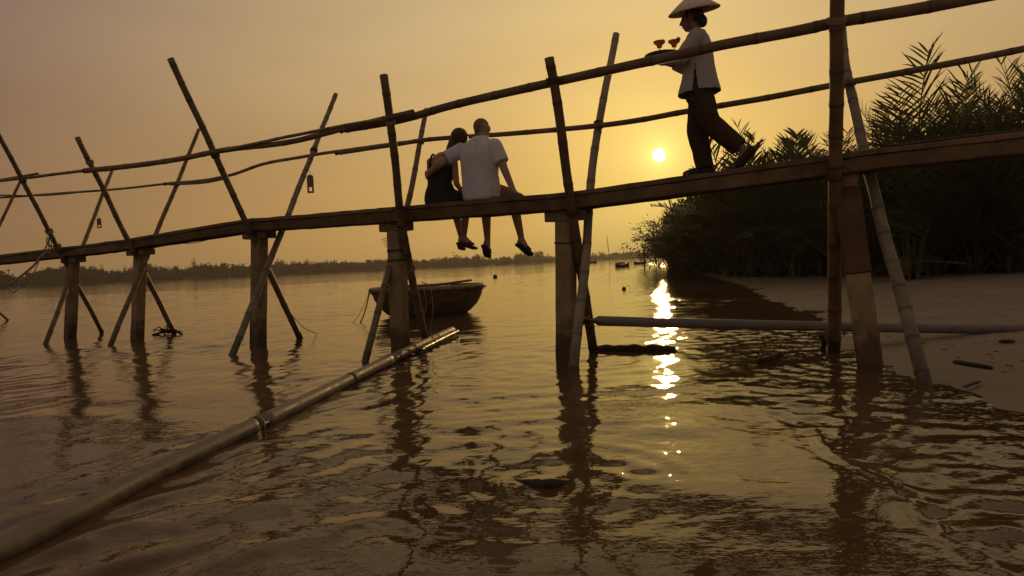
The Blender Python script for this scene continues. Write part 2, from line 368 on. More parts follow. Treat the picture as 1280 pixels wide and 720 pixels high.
water = tag(grid_mesh('water', X, Y, water_z(X, Y), mw), kind='structure'); a_ = water.data.attributes.new('mark', 'FLOAT', 'POINT'); a_.data.foreach_set('value', (riffle(X, Y) * np.clip(1.15 - (np.interp(Y, SHORE_Y, SHORE_X) - X) / 1.5, .08, 1)).ravel().astype(np.float32))

# ---- the wood along the far bank: one distant mass
m_far = mat('far_foliage', (.055, .060, .030), .9, .4, .05, 0, 1, .1)
V = []; Fc = []
def tri_clump(c, r, n):
    for _ in range(n):
        p = c + Vector((random.gauss(0, r * .5), random.gauss(0, r * .5), random.gauss(0, r * .45))); s = r * random.uniform(.25, .5)
        a = Vector((random.gauss(0, 1), random.gauss(0, 1), random.gauss(0, 1))).normalized(); bb = a.orthogonal().normalized(); k = len(V)
        V.extend([p + a * s, p - a * s * .5 + bb * s * .8, p - a * s * .5 - bb * s * .8]); Fc.append((k, k + 1, k + 2))
for i in range(1700):
    A = random.uniform(-50, 17); D0 = float(np.interp(A, FAR_A, FAR_D)); D = D0 + 4 + random.random() ** 1.5 * 40
    a = math.radians(A); hh = (5.0 + 2.8 * mnoise.noise(Vector((A * .35, 0, 0))) + random.gauss(0, 1.1)) * (1.25 if random.random() < .12 else 1)
    hh *= 1.0 if A < 2 else 1.15
    base = Vector((D * math.sin(a), D * math.cos(a), .6)); hh = max(3, hh)
    if random.random() < .3:      # a spiky tree
        for j in range(6): tri_clump(base + Vector((0, 0, hh * (.25 + .15 * j))), hh * (.26 - .040 * j), 16)
    else:
        for j in range(5): tri_clump(base + Vector((random.gauss(0, hh * .22), random.gauss(0, hh * .2), hh * random.uniform(.2, .78))), hh * .24, 22)
    tri_clump(base + Vector((0, 0, hh * .10)), hh * .34, 22); tri_clump(base + Vector((random.gauss(0, 3), 0, hh * .32)), hh * .34, 18)
wood = tag(mesh_obj('far_wood', V, Fc, m_far, None, False), 'dark strip of trees along the far river bank', 'trees', kind='stuff')
# ------------------------------------------------------------------ the footbridge
PL = [Vector(p) for p in ((-10.9, 13.95, 0), (-8.05, 12.6, 0), (-6.35, 11.75, 0), (-3.62, 9.9, 0), (-1.37, 8.3, 0), (.6, 7.25, 0), (3.2, 6.1, 0), (6.3, 4.75, 0))]
bridge = thing('footbridge', 'narrow bamboo and timber footbridge on concrete piles crossing the river', 'bridge', (-1.37, 8.3, 0))
# deck top over each bent
DK = [None, (88, 308), (172, 297), (323, 272), (501, 257), (708, 240), (1072, 188), None]
DECK = []
for i in range(8):
    if DK[i]: z = ats(*DK[i], PL[i], -.2).z
    else: z = None
    DECK.append(z)
DECK[0] = DECK[1] - .08; DECK[7] = DECK[6] + .08
HW = .20; TH = .175
def deck_pt(i, s=0.0, dz=0.0): return PL[i] + NB * s + Vector((0, 0, DECK[i] + dz))
for i in range(7):
    a, c = deck_pt(i), deck_pt(i + 1); dd = (c - a).normalized()
    a = a - dd * .12; c = c + dd * .12; off = .0035 * (i % 2)
    sag = Vector((0, 0, -.012))
    for k, s in enumerate((-.135, 0, .135)):
        box_between(a + NB * s + Vector((0, 0, -.024 - off + random.uniform(-.004, .004))), c + NB * s + Vector((0, 0, -.024 - off + random.uniform(-.004, .004))), .128, .045, across=NB, jit=.0045, nseg=14).build('deck_plank', m_deck, bridge, False)
    for s in (-.15, .15):
        box_between(a + NB * s + Vector((0, 0, -.050 - off * 1.5 - .062)) + dd * .04 * (i % 2), c + NB * s + Vector((0, 0, -.050 - off * 1.5 - .062)) - dd * .04 * (i % 2), .075, .118, across=NB, jit=.0045, nseg=14).build('stringer', m_deck2, bridge, False)

# crossed poles: A leans towards the camera at its top, B away from it
A_PX = [((-150, 250), (10, 400)), ((-6, 160), (128, 416)), ((97, 172), (218, 417)), ((213, 73), (375, 423)), ((480, 94), (533, 432)), ((686, 72), (742, 440)), ((1046, -40), (1043, 440))]
B_PX = [((28, 222), (-70, 424)), ((140, 213), (57, 430)), ((249, 162), (138, 432)), ((420, 118), (291, 443)), ((533, 137), (456, 452)), ((770, 43), (717, 459)), ((1050, 20), (1155, 473))]
MID_A = {4: [(493, 190), (503, 285)], 5: [(702, 165), (716, 270)]}
MID_B = {4: [(513, 240), (483, 350)], 5: [(743, 190), (731, 330)], 6: [(1060, 100), (1108, 300)]}
R_A = [.036, .042, .045, .046, .050, .052, .062]; R_B = [.036, .040, .042, .046, .040, .050, .052]
poleA = []; poleB = []
def fit_pole(i, top, bot, sd, mids, zb=0.0):
    P = PL[i]; b = atz(*bot, zb); sb = NB.dot(b - P); zt = 3.5
    for _ in range(12):
        st = sb + (sd - sb) * (zt - zb) / (DECK[i] - .05 - zb); tpt = ats(*top, P, st); zt = tpt.z
    pts = [tpt]
    for m_ in mids:
        zz = 1.8
        for _ in range(12): q = ats(*m_, P, sb + (sd - sb) * (zz - zb) / (DECK[i] - .05 - zb)); zz = q.z
        pts.append(q)
    foot = b + (b - pts[-1]).normalized() * .45
    return pts + [b, foot]
for i in range(7):
    fa = fit_pole(i, *A_PX[i], -HW - R_A[i] - .02, MID_A.get(i, []))
    fb = fit_pole(i, *B_PX[i], HW + R_B[i] + .02, MID_B.get(i, []), .02 if i == 6 else 0.0)
    poleA.append(fa); poleB.append(fb)
    ma = m_bamboo_dark if i in (5, 6) else m_bamboo
    mb_ = m_bamboo_pale if i in (3, 5, 6) else m_bamboo
    bamboo(fa[::-1], R_A[i] * 1.08, R_A[i] * .88).build('pole', ma, bridge)
    bamboo(fb[::-1], R_B[i] * 1.1, R_B[i] * .85).build('pole', mb_, bridge)
def on_pole(pts, v, z=None):          # the point of a pole that projects at picture row v
    best = None; C = catmull(pts, 30)
    for p in C:
        q = p - CAM; y = 360 - F * q.dot(UP) / q.dot(FW)
        if best is None or abs(y - v) < best[0]: best = (abs(y - v), p)
    return best[1]
def pole_at_z(pts, z): return min(catmull(pts, 40), key=lambda p: abs(p.z - z))

# concrete piles with a cap beam under the deck
PILE = [None, (88, 427, .175), (172, 430, .18), (323, 437, .19), (501, 446, .185), (708, 447, .19), (1097, 459, .20), None]
for i in range(8):
    if not PILE[i]: continue
    u, v, w = PILE[i]; bot = atz(u, v); top = deck_pt(i, .0, -TH - .10)
    s = NB.dot(bot - PL[i]); s = max(-.06, min(.10, s)); bot = ats(u, v, PL[i], s); bot.z = 0
    low = bot + (bot - top).normalized() * .8
    along = Vector((NB.y, -NB.x, 0))
    if i == 6:
        top = top - along * .17
        mid = top.lerp(low, .33)
        box_between(low, mid, w, w * .95, across=along, jit=.004, nseg=9).build('pile', m_conc, bridge, False)
        box_between(mid + (top - mid) * .012, top + (top - mid).normalized() * .0, w * 1.07, w * 1.05, across=along, jit=.004, nseg=5).build('pile_cladding', m_wood_red, bridge, False)
        box_between(top - Vector((0, 0, .02)), top + Vector((0, 0, .10)), w * 1.0, w * 1.15, across=along, jit=.004, nseg=2).build('cap_beam', m_cap, bridge, False)
        continue
    box_between(low, top, w, w * .9, across=along, jit=.004, nseg=10).build('pile', m_conc, bridge, False)
    L = {1: .24, 2: .26, 3: .24, 4: .185, 5: .20}[i]
    box_between(deck_pt(i, 0, -TH - .055) - along * L, deck_pt(i, 0, -TH - .055) + along * L, .20, .105, across=NB, jit=.004, nseg=4).build('cap_beam', m_cap, bridge, False)
    if i in (4, 5):     # straps round the pile head
        for k in range(2 if i == 4 else 1):
            c0 = top.lerp(low, .10 + .05 * k)
            box_between(c0, c0 + (low - top).normalized() * (.03 if i == 4 else .02), w * 1.06, w * .97, across=along).build('strap', m_rope_dark, bridge, False)

# handrails: near rail lashed to the A poles, far rail to the B poles
NEAR_V = [None, 224, 208, 188, 152, 101, 29]; FAR_V = [None, 240, 227, 193, 176, 156, 105]
nearP = {i: on_pole(poleA[i], NEAR_V[i]) for i in range(1, 7)}; farP = {i: on_pole(poleB[i], FAR_V[i]) for i in range(1, 7)}
def px(p): q = p - CAM; return 640 + F * q.dot(RT) / q.dot(FW)
def rail_pts(pxs, K, shift):
    ks = sorted(K); xs = [px(K[k]) for k in ks]; inv = [1 / K[k].y for k in ks]
    for side in (0, -1):          # carry the run on beyond the last pole
        j = 1 if side == 0 else -2; e = (inv[side] - inv[j]) / (xs[side] - xs[j]); X2 = xs[side] + (-600 if side == 0 else 600)
        if side == 0: xs.insert(0, X2); inv.insert(0, max(.03, inv[0] + e * -600))
        else: xs.append(X2); inv.append(inv[-1] + e * 600)
    return [at(u, v, 1 / float(np.interp(u, xs, inv)) + shift) for (u, v) in pxs]
rails = [
    ([(-90, 236), (0, 226), (60, 219), (108, 213)], nearP, .07, .030, .024, m_bamboo),
    ([(-70, 240), (0, 225), (48, 217)], nearP, .15, .022, .018, m_bamboo_dark),
    ([(106, 213.5), (160, 208), (222, 199), (285, 187), (360, 178), (430, 161), (470, 151), (516, 140)], nearP, -.075, .042, .030, m_bamboo_dark),
    ([(276, 189), (350, 173), (430, 157), (480, 149)], nearP, -.13, .022, .018, m_bamboo),
    ([(426, 163), (500, 150), (560, 133), (620, 119), (690, 103), (760, 88), (830, 73), (900, 57), (1000, 38), (1045, 28), (1130, 14), (1210, -1), (1330, -25), (1600, -82)], nearP, .085, .040, .050, m_bamboo_dark),
    ([(-90, 250), (0, 247), (70, 242), (140, 237), (214, 229)], farP, -.07, .026, .022, m_bamboo),
    ([(-80, 241), (0, 244), (60, 244), (120, 238)], farP, -.115, .020, .016, m_bamboo_dark),
    ([(206, 229.5), (250, 226), (288, 219), (330, 205), (390, 194), (440, 187), (490, 180), (560, 172)], farP, -.075, .028, .024, m_bamboo),
    ([(205, 231), (250, 229), (285, 223)], farP, -.12, .018, .016, m_bamboo_dark),
    ([(420, 192), (480, 183), (540, 174), (640, 167), (740, 158), (800, 150), (850, 141), (950, 124), (1045, 106), (1160, 85), (1285, 60), (1400, 36), (1650, -16)], farP, -.085, .029, .034, m_bamboo_dark),
]
for (pp, K, sh, ra, rb, m_) in rails:
    bamboo(rail_pts(pp, K, sh), ra, rb, 9, .42, .006).build('handrail', m_, bridge)
def lashing(c, axis, r, turns, mb=None):
    a, b_ = frame_along(axis); P = []
    for k in range(turns * 10 + 1):
        w = 6.283 * k / 10; P.append(c + a * math.cos(w) * r + b_ * math.sin(w) * r + axis.normalized() * (k / 10 - turns / 2) * .013)
    return tube(P, .0055, 5, mb)
for i in range(1, 7):
    for (pts, p, r) in ((poleA[i], nearP[i], R_A[i]), (poleB[i], farP[i], R_B[i])):
        dd = pts[0] - pts[-2]; lashing(p, dd, r + .007, 4).build('lashing', m_rope_dark if i % 2 else m_rope, bridge)
    za = pole_at_z(poleA[i], DECK[i] - .22); lashing(za, poleA[i][0] - poleA[i][-2], R_A[i] + .007, 3).build('lashing', m_rope_dark, bridge)
# ------------------------------------------------------------------ nipa palms on the right bank
m_leaf = [mat('nipa_leaf', (.070, .070, .026), .5, .35, 1.2, 0, 1, .35, transl=((.10, .11, .02), .22)),
          mat('nipa_leaf_dry', (.135, .095, .045), .65, .35, 1.2, 0, 1, .25, transl=((.16, .10, .03), .2))]
m_stalk = mat('nipa_stalk', (.10, .08, .040), .6, .3, 4, 0, 1, .3)
def frond_mesh(name, L, bend, seed, dry=0, nl=38, lw=.024):
    """a nipa leaf rising from the ground: stout stalk, long stiff leaflets in a V, arching over at its end"""
    g = random.Random(seed); mb = MB(); n = 15; P = []; th = 0.0; p = Vector((0, 0, 0)); tw = g.uniform(-.5, .5)
    for i in range(n + 1):
        t = i / n; P.append(p.copy()); th = bend * t ** 1.7; p = p + Vector((math.sin(th) * math.cos(tw * t), math.sin(th) * math.sin(tw * t), math.cos(th))) * (L / n)
    tube(P, [.055 * (1 - .88 * i / n) for i in range(n + 1)], 5, mb, A=[1.0] * (n + 1))
    for side in (-1, 1):
        for j in range(nl):
            t = .20 + .80 * (j + g.random() * .6) / nl
            if g.random() < .11: continue
            k = min(n - 1, int(t * n)); f = t * n - k; c = P[k].lerp(P[k + 1], f); ax = (P[k + 1] - P[k]).normalized()
            a, b_ = frame_along(ax, (0, 1, 0)) if abs(ax.y) < .9 else frame_along(ax)
            lat = Vector((-math.sin(tw * t), math.cos(tw * t), 0)) * side; up = lat.cross(ax) * side; up = -up if up.z < 0 else up
            l = L * .28 * (math.sin(math.pi * min(1, .16 + .80 * t)) ** .55) * g.uniform(.8, 1.1)
            fwd = .42 + .75 * t; dr = (lat * 1.0 + ax * fwd + up * .42 + Vector((g.gauss(0, .15), g.gauss(0, .15), g.gauss(0, .15)))).normalized()
            droop = g.uniform(.05, .42) * (1.3 - t * .6); w = lw * L / 5.5 * g.uniform(.8, 1.2)
            wd = dr.cross(up).normalized(); pts = []
            for q in (0, .38, .74, 1.0):
                pts.append((c + dr * (l * q) - Vector((0, 0, 1)) * (droop * l * q * q), w * (.6, 1.0, .75, .05)[int(round(q * 3))] if q in (0, 1) else w * (1.0 if q < .5 else .7)))
            Vv = []
            for (pp, ww) in pts: Vv += [pp - wd * ww, pp + wd * ww]
            mb.add(Vv, [(0, 1, 3, 2), (2, 3, 5, 4), (4, 5, 7, 6)])
    me = bpy.data.meshes.new(name); me.from_pydata(mb.V, [], mb.F); me.update(); me.materials.append(m_leaf[dry])
    a = me.attributes.new('mark', 'FLOAT', 'POINT'); a.data.foreach_set('value', mb.A); return me
FRN = FR = [frond_mesh('frond', 5.6, b_, s, dr) for (b_, s, dr) in ((.55, 1, 0), (.85, 2, 0), (1.15, 3, 0), (.30, 4, 0), (1.5, 5, 0), (1.0, 6, 1), (1.9, 7, 1))]
FRC = [frond_mesh('frond', 5.6, b_, s, dr, 22, .055) for (b_, s, dr) in ((.55, 11, 0), (.85, 12, 0), (1.15, 13, 0), (.30, 14, 0), (1.5, 15, 0), (1.0, 16, 1), (1.9, 17, 1))]
def nipa(loc, h, nf, rz, label, spread=1.0):
    FR = FRC if loc[1] > 27 else FRN
    pr = thing('nipa_palm', label, 'palm', loc, 0, 'nipa palms on the right bank', world=False)
    base = MB()
    for k in range(5):
        a = k * 1.26; tube([Vector((math.cos(a) * .1, math.sin(a) * .1, -.3)), Vector((math.cos(a) * .16, math.sin(a) * .16, .25)), Vector((math.cos(a) * .26, math.sin(a) * .26, .6))], [.13, .11, .05], 6, base)
    o = base.build('stem_base', m_stalk, pr)
    for k in range(nf):
        t = (k + random.random() * .5) / nf; tilt = (.05 + .72 * t ** 1.2) * spread; az = k * 2.39996 + rz
        me = FR[3] if t < .14 else FR[0] if t < .38 else FR[1] if t < .58 else FR[2] if t < .78 else FR[random.choice((4, 2, 5))] if t < .93 else FR[random.choice((5, 6, 4))]
        f = link(bpy.data.objects.new('frond', me), 'frond', pr); s = h / 5.2 * random.uniform(.74, 1.0) * (1 - .12 * t) * (random.uniform(1.0, 1.12) if k == 1 else 1)
        f.scale = (s, s, s); f.rotation_euler = Euler((0, tilt, az), 'XYZ'); f.location = (math.cos(az) * .15, math.sin(az) * .15, 0)
    return pr
def ground_z(x, y): return float(land_z(np.array([[float(x)]]), np.array([[float(y)]]))[0, 0])
L_ = 'one of the dense dark nipa palms massed along the right bank'
spots = []
ORD = ['first', 'second', 'third', 'fourth', 'fifth', 'sixth']
def row(u0, u1, n, D0, D1, h0, h1, back, where, nf=18):
    for k in range(n):
        t = (k + .5) / n + random.uniform(-.25, .25) / n; u = u0 + (u1 - u0) * t; D = D0 + (D1 - D0) * t + back + random.uniform(-.5, .5)
        p = at(u, 330, D); spots.append((p.x, p.y, (h0 + (h1 - h0) * t) * random.choice((.82, .90, .96, 1.02, 1.10)) * float(np.interp(u, [1000, 1090, 1200, 1300], [1, .90, 1.04, 1.16])), '%s nipa palm %s' % (ORD[k], where), nf))
row(1330, 1095, 5, 17.0, 20.5, 4.7, 4.7, 0, 'from the picture edge in the front row above the mud')
row(1360, 1060, 6, 19.5, 23.5, 5.4, 5.2, 0, 'from the picture edge in the second row of the grove', nf=21)
row(1420, 1050, 6, 23.5, 27, 6.1, 5.6, 0, 'from the picture edge in the rearmost tall row', nf=21)
row(1075, 925, 5, 21.0, 29, 4.7, 5.0, 0, 'leftward in the low front row behind the pale pole')
row(1065, 905, 5, 25.0, 34, 5.2, 5.8, 0, "leftward in the second row behind the walker's deck", nf=21)
row(915, 850, 4, 31.0, 44, 5.4, 4.8, 0, 'going away along the water where the grove bends')
row(905, 850, 4, 38.0, 50, 5.8, 5.2, 0, 'going away behind the waterside palms at the bend')
row(868, 835, 3, 47.0, 60, 4.6, 4.7, 0, 'going away at the thin end of the grove by the mangroves')
row(1040, 880, 5, 33.0, 46, 6.2, 5.6, 0, 'leftward in the back row above the waterside palms', nf=14)
SPECIAL = {1: 'tall nipa palm with a fan-like leaf rising above the deck beside the pale pole'}
for i, (x, y, h, lab, nf) in enumerate(spots):
    nipa((x, y, ground_z(x, y) - .05), h, nf, random.random() * 6.28, lab)
p = at(1140, 330, 18.6)
nipa((p.x, p.y, ground_z(p.x, p.y)), 6.1, 9, .6, 'tallest nipa palm, its fan of leaves standing clear above the grove', .45)
p = at(1168, 341, 16.8)      # old leaf that has come down over the mud
ff = thing('fallen_frond', 'dry palm frond hanging down over the mud edge of the grove', 'palm frond', (p.x + 1.2, p.y + .4, ground_z(p.x, p.y) + .35), 0, world=False)
f = link(bpy.data.objects.new('leaf', FR[5]), 'leaf', ff); f.scale = (.5,) * 3; f.rotation_euler = (math.radians(10), math.radians(80), math.radians(172))

# undergrowth between the stems
V = []; Fc = []
for k in range(7000):
    t = random.random(); u = 1420 + (835 - 1420) * t ** .8; D = np.interp(u, [835, 870, 905, 1080, 1280, 1420], [62, 42, 28.5, 22, 17.2, 16]) + random.random() ** 1.2 * 9 + 1.6
    p = at(u, 330, float(D)); z = ground_z(p.x, p.y) if k % 6 == 0 else .35; hgt = random.uniform(.4, 1.3); a = random.random() * 6.28
    dr = Vector((math.cos(a) * .35, math.sin(a) * .35, 1)).normalized(); wd = Vector((-math.sin(a + .8), math.cos(a + .8), 0)) * random.uniform(.03, .07)
    q = Vector((p.x, p.y, z - .1)); n = len(V); tip = q + dr * hgt + Vector((math.cos(a), math.sin(a), -.3)) * hgt * .3
    V += [q - wd, q + wd, q + dr * hgt * .6 + wd, q + dr * hgt * .6 - wd, tip]; Fc += [(n, n + 1, n + 2, n + 3), (n + 3, n + 2, n + 4)]
tag(mesh_obj('undergrowth', V, Fc, m_leaf[0], None, False), 'dark undergrowth between the palm stems on the bank', 'undergrowth', kind='stuff')

# mangrove bushes where the grove runs out into the river
m_mang = mat('mangrove_leaf', (.045, .052, .022), .55, .4, 1.0, 0, 1, .3, transl=((.07, .08, .02), .15))
m_bark = mat('mangrove_bark', (.08, .06, .04), .8, .3, 6, .3, 20, .2)
def bush(u, v, D, h, w, label, seed):
    g = random.Random(seed); p = at(u, v, D); b0 = Vector((p.x, p.y, max(0.0, ground_z(p.x, p.y)) - .05)); pr = thing('mangrove_tree', label, 'tree', b0, 0, 'mangroves at the end of the grove', world=False)
    mb = MB(); tips = []
    for k in range(7):
        a = k * .9 + g.random(); rr = w * g.uniform(.3, .9); q = Vector((math.cos(a) * rr, math.sin(a) * rr, h * g.uniform(.45, .85))); m1 = q * .5 + Vector((0, 0, h * .06)); tube(catmull([Vector((0, 0, -.3)), m1, q], 4), [.07 * h / 4 * (1 - .09 * i) for i in range(9)], 5, mb); tips += [m1, q]
    mb.build('trunk', m_bark, pr)
    V = []; Fc = []
    for k in range(46):
        c = g.choice(tips) + Vector((g.gauss(0, w * .28), g.gauss(0, w * .28), g.gauss(0, h * .13)))
        for j in range(34):
            q = c + Vector((g.gauss(0, .32), g.gauss(0, .32), g.gauss(0, .24))) * (w / 2.2)
            if q.z < .08: continue
            a = Vector((g.gauss(0, 1), g.gauss(0, 1), g.gauss(0, .7))).normalized(); bb = a.orthogonal().normalized(); s = g.uniform(.10, .20); n = len(V)
            V += [q - a * s, q + bb * s * .42, q + a * s, q - bb * s * .42]; Fc.append((n, n + 1, n + 2, n + 3))
    mesh_obj('crown', V, Fc, m_mang, pr, False)
bush(856, 333, 56, 3.9, 2.6, 'rounded mangrove under the arching fronds at the end of the grove', 3)
bush(836, 331, 66, 4.2, 2.8, 'low mangrove at the waterside between grove and open river', 4)
bush(822, 330, 76, 3.6, 2.6, 'last bushy mangrove before the open water', 5)
bush(880, 334, 48, 3.6, 2.4, 'mangrove crouched at the waterline under the tall palms', 6)
g0 = random.Random(9); p = atz(806, 330); tr = thing('leaning_tree', 'thin bare leaning tree at the tip of the mangroves', 'tree', (p.x, p.y, 0), 0, world=False)
k = p.y / F
mb = MB(); tube(catmull([Vector((0, 0, -.3)), Vector((-.6 * k, 0, 14 * k)), Vector((2 * k, 0, 26 * k)), Vector((-3 * k, 0, 33 * k))], 5), [.16 - .008 * i for i in range(16)], 5, mb); mb.build('trunk', m_bark, tr)
V = []; Fc = []
for c in ((-6, 31), (-3, 34), (3, 30), (6, 26), (-9, 30), (0, 33)):
    for j in range(40):
        q = Vector((c[0] * k + g0.gauss(0, 1.6 * k), g0.gauss(0, .3), c[1] * k + g0.gauss(0, .9 * k))); a = Vector((g0.gauss(0, 1), g0.gauss(0, 1), g0.gauss(0, .6))).normalized(); bb = a.orthogonal().normalized(); s = g0.uniform(.08, .17); n = len(V)
        V += [q - a * s, q + bb * s * .4, q + a * s, q - bb * s * .4]; Fc.append((n, n + 1, n + 2, n + 3))
mesh_obj('crown', V, Fc, m_mang, tr, False)
# ------------------------------------------------------------------ pipes
a0 = atz(-40, 717); a1 = atz(565, 418)
pipe = thing('floating_pipe', 'long grey pipe lying half sunk across the water towards the basket boat', 'pipe', (a0 + a1) / 2)
a0 = a0 + (a0 - a1).normalized() * .9
pp = [a0 + Vector((0, 0, .028))] + [atz(u, v) + Vector((0, 0, dz)) for (u, v, dz) in ((60, 668, .028), (190, 600, .028), (320, 537, .03), (420, 488, .035), (500, 450, .06))] + [at(565, 413, a1.y - .15)]
C = catmull(pp, 14); L = [0]
for i in range(1, len(C)): L.append(L[-1] + (C[i] - C[i - 1]).length)
def seg(C, i0, i1): return C[i0:i1 + 1]
n = len(C); cuts = [0, int(n * .495), int(n * .80), n - 1]
for k in range(3):
    cc = seg(C, cuts[k], cuts[k + 1]); mb = tube(cc, .057 if k < 2 else .055, 18)
    mb.build('pipe_length', m_plastic, pipe)
for k, c in ((cuts[1], .0605), (cuts[2], .0600)):
    tube([C[k - 1].lerp(C[k], .72), C[k], C[k].lerp(C[k + 1], .28)], [c, c + .001, c], 18).build('coupling', m_joint, pipe)
for f, r in ((.70, .060), (.93, .056), (.87, .056)):     # wire ties
    k = int(n * f); lashing(C[k], C[k + 1] - C[k], r, 2).build('wire_tie', m_rope_dark, pipe)
b0 = C[int(n * .87)]; b1 = C[-1]; side = (b1 - b0).cross(Vector((0, 0, 1))).normalized()
for k, (sx, dz) in enumerate(((.085, -.02), (.05, -.062))):     # two bamboo culms tied alongside its far end
    bamboo([b0 + side * sx + Vector((0, 0, dz)), b0.lerp(b1, .5) + side * sx + Vector((0, 0, dz)), b1 + side * sx + Vector((0, 0, dz)) - (b1 - b0).normalized() * .1 * k], .026, .03, 9).build('tied_culm', m_bamboo_pale, pipe)

r0 = at(729, 400.5, 7.0); r1 = at(1043, 408, 7.32); r2 = at(1290, 411, 7.45); r3 = r2 + (r2 - r1) * .8; r3.z = r2.z + .03
pipe2 = thing('bank_pipe', 'straight grey pipe running from the middle pile on to the mud bank', 'pipe', r2)
C2 = catmull([r0, at(880, 404.5, 7.16), r1, r2, r3], 8); tube(C2, .052, 18, closed_ends=False).build('pipe_length', m_plastic, pipe2)
tube([C2[0] + (C2[0] - C2[1]).normalized() * .012, C2[0] + (C2[1] - C2[0]).normalized() * .06], .057, 18).build('end_cap', m_joint, pipe2)

# ------------------------------------------------------------------ the basket boat
bc = Vector((-1.86, 15.1, 0)); boat = thing('basket_boat', 'round woven basket boat moored behind the bridge pile', 'boat', bc, .3, world=False)
def hull_prof(s): return [(.02, -.13 + s), (.48, -.12 + s), (.74, -.05 + s), (.90, .05 + s), (1.05, .20 + s), (1.15, .38 + s), (1.205, .58)]
V = lathe(hull_prof(0), 48); V2 = lathe([(r - .03, z + (.03 if z < .5 else 0)) for r, z in hull_prof(0)][::-1], 48, V)
def squash(mb, sx=1.03, sy=.93): mb.V = [(x * sx, y * sy, z) for (x, y, z) in mb.V]; return mb
squash(V).build('hull', m_hull, boat)
mb = MB(); ring = [(1.205 * math.cos(a), 1.205 * math.sin(a), .585) for a in np.linspace(0, 2 * math.pi, 61)]
tube(ring, .050, 8, mb, closed_ends=False); tube([(x * .955, y * .955, z - .03) for x, y, z in ring], .026, 7, mb, closed_ends=False); squash(mb).build('rim', m_rim, boat)
for k, (rr, zz) in enumerate(((1.187, .50),)):
    squash(tube([(rr * math.cos(a), rr * math.sin(a), zz) for a in np.linspace(0, 2 * math.pi, 61)], .014, 6, closed_ends=False)).build('hoop', m_hull, boat)
for k in range(24):      # lashings of the rim
    a = k * 2 * math.pi / 24; c = Vector((1.20 * 1.03 * math.cos(a), 1.20 * .93 * math.sin(a), .57)); lashing(c, Vector((-math.sin(a), math.cos(a), 0)), .060, 2).build('rim_lashing', m_rope_dark, boat)
bamboo([(-1.0, -.35, .66), (.1, -.2, .645), (1.02, .1, .70)], .03, .026, 8).build('thwart', m_bamboo, boat)
box_between((.05, -.95, .60), (.75, .92, .64), .16, .03, jit=.002, nseg=3).build('seat_plank', m_deck, boat, False)
pr = bamboo([(-.50, .1, -.02), (-.48, .1, .9), (-.44, .08, 1.25)], .022, .018, 8); pr.build('paddle_pole', m_bamboo_dark, boat)
# mooring rope over the near left rim
q0 = at(463, 361, 14.35); q1 = at(456, 390, 13.9); q2 = at(447, 405, 13.4)
ropeb = thing('mooring_rope', 'thin mooring line dropping from the basket boat rim into the water', 'rope', q1); tube(catmull([q0, q1, q2 - Vector((0, 0, .08))], 8), .014, 6).build('line', m_rope_dark, ropeb)
q0 = at(463, 361, 14.33); tube(catmull([q0, at(452, 388, 14.0), at(438, 405, 13.45) - Vector((0, 0, .04))], 8), .006, 5).build('line', m_rope, ropeb)
# coil on the near pole
cp = pole_at_z(poleA[4], .95); mb = MB()
tube(catmull([at(526, 352, 8.55), at(538, 360, 8.5), at(541, 390, 8.6), at(538, 415, 8.7), at(545, 428, 8.6)], 8), .007, 5, mb)
tube(catmull([at(530, 362, 8.5), at(533, 380, 8.6), at(530, 400, 8.65), at(536, 420, 8.7)], 8), .006, 5, mb)
ct = thing('pole_cord', 'loose pale cord looped down the bridge pole in front of the basket boat', 'cord', cp); mb.build('strand', m_rope, ct)
lashing(pole_at_z(poleA[4], 1.02), poleA[4][0] - poleA[4][-2], R_A[4] + .01, 4).build('wrap', m_rope, ct)

# ------------------------------------------------------------------ ropes and tags on the left of the bridge
Y0 = poleA[1][0].y; jp = on_pole(poleA[1], 300); k = jp.y - .06
rope = thing('knotted_rope', 'frayed rope knotted round the crossed pole and trailing down', 'rope', jp)
mb = MB(); tube(catmull([at(63, 312, k), at(50, 322, k - .1), at(42, 332, k - .15), at(25, 346, k - .2), at(8, 357, k - .25), at(-30, 366, k - .3)], 8), .020, 7, mb)
tube(catmull([at(62, 300, k), at(52, 318, k), at(45, 335, k - .05), at(35, 350, k - .1), at(22, 362, k - .1), at(15, 366, k - .1), at(12, 358, k - .1), at(24, 350, k - .1)], 8), .009, 5, mb); mb.build('trailing_end', m_rope, rope)
for (v, tn, r) in ((292, 5, .060), (304, 6, .064), (320, 4, .060)): lashing(on_pole(poleA[1], v), poleA[1][0] - poleA[1][-2], r, tn).build('knot', m_rope, rope)
mb = MB()
for j in range(7): tube(catmull([at(64, 292, k), at(58 + j % 3 * 3, 298 + j * 2, k - .03), at(61 + j % 4 * 2, 306 + j * 2, k - .05), at(66, 312 + j, k)], 5), .007, 5, mb)
mb.build('frayed_loops', m_rope, rope)
def tag_plate(u, v, i, label, w=.10, h=.27):
    p = on_pole(poleB[i], v); c = at(u, v + 6, p.y - .05); t_ = thing('hanging_tag', label, 'tag', c); mb = MB()
    # a plate with two drilled holes, built as a frame of bars
    for (x0, x1, z0, z1) in ((-.38, .38, .42, .5), (-.5, .5, -.18, .42), (-.5, .5, -.5, -.40), (-.5, -.22, -.40, -.18), (.22, .5, -.40, -.18)):
        a = c + Vector((w * (x0 + x1) / 2, 0, h * z0)); b_ = c + Vector((w * (x0 + x1) / 2, 0, h * z1)); box_between(a, b_, w * (x1 - x0), .012, mb, across=(1, 0, 0))
    mb.build('plate', m_tag, t_, False); tube(catmull([p + Vector((0, -.03, .12)), c + Vector((.0, 0, h * .7)), c + Vector((0, 0, h * .45))], 4), .004, 5).build('cord', m_rope_dark, t_)
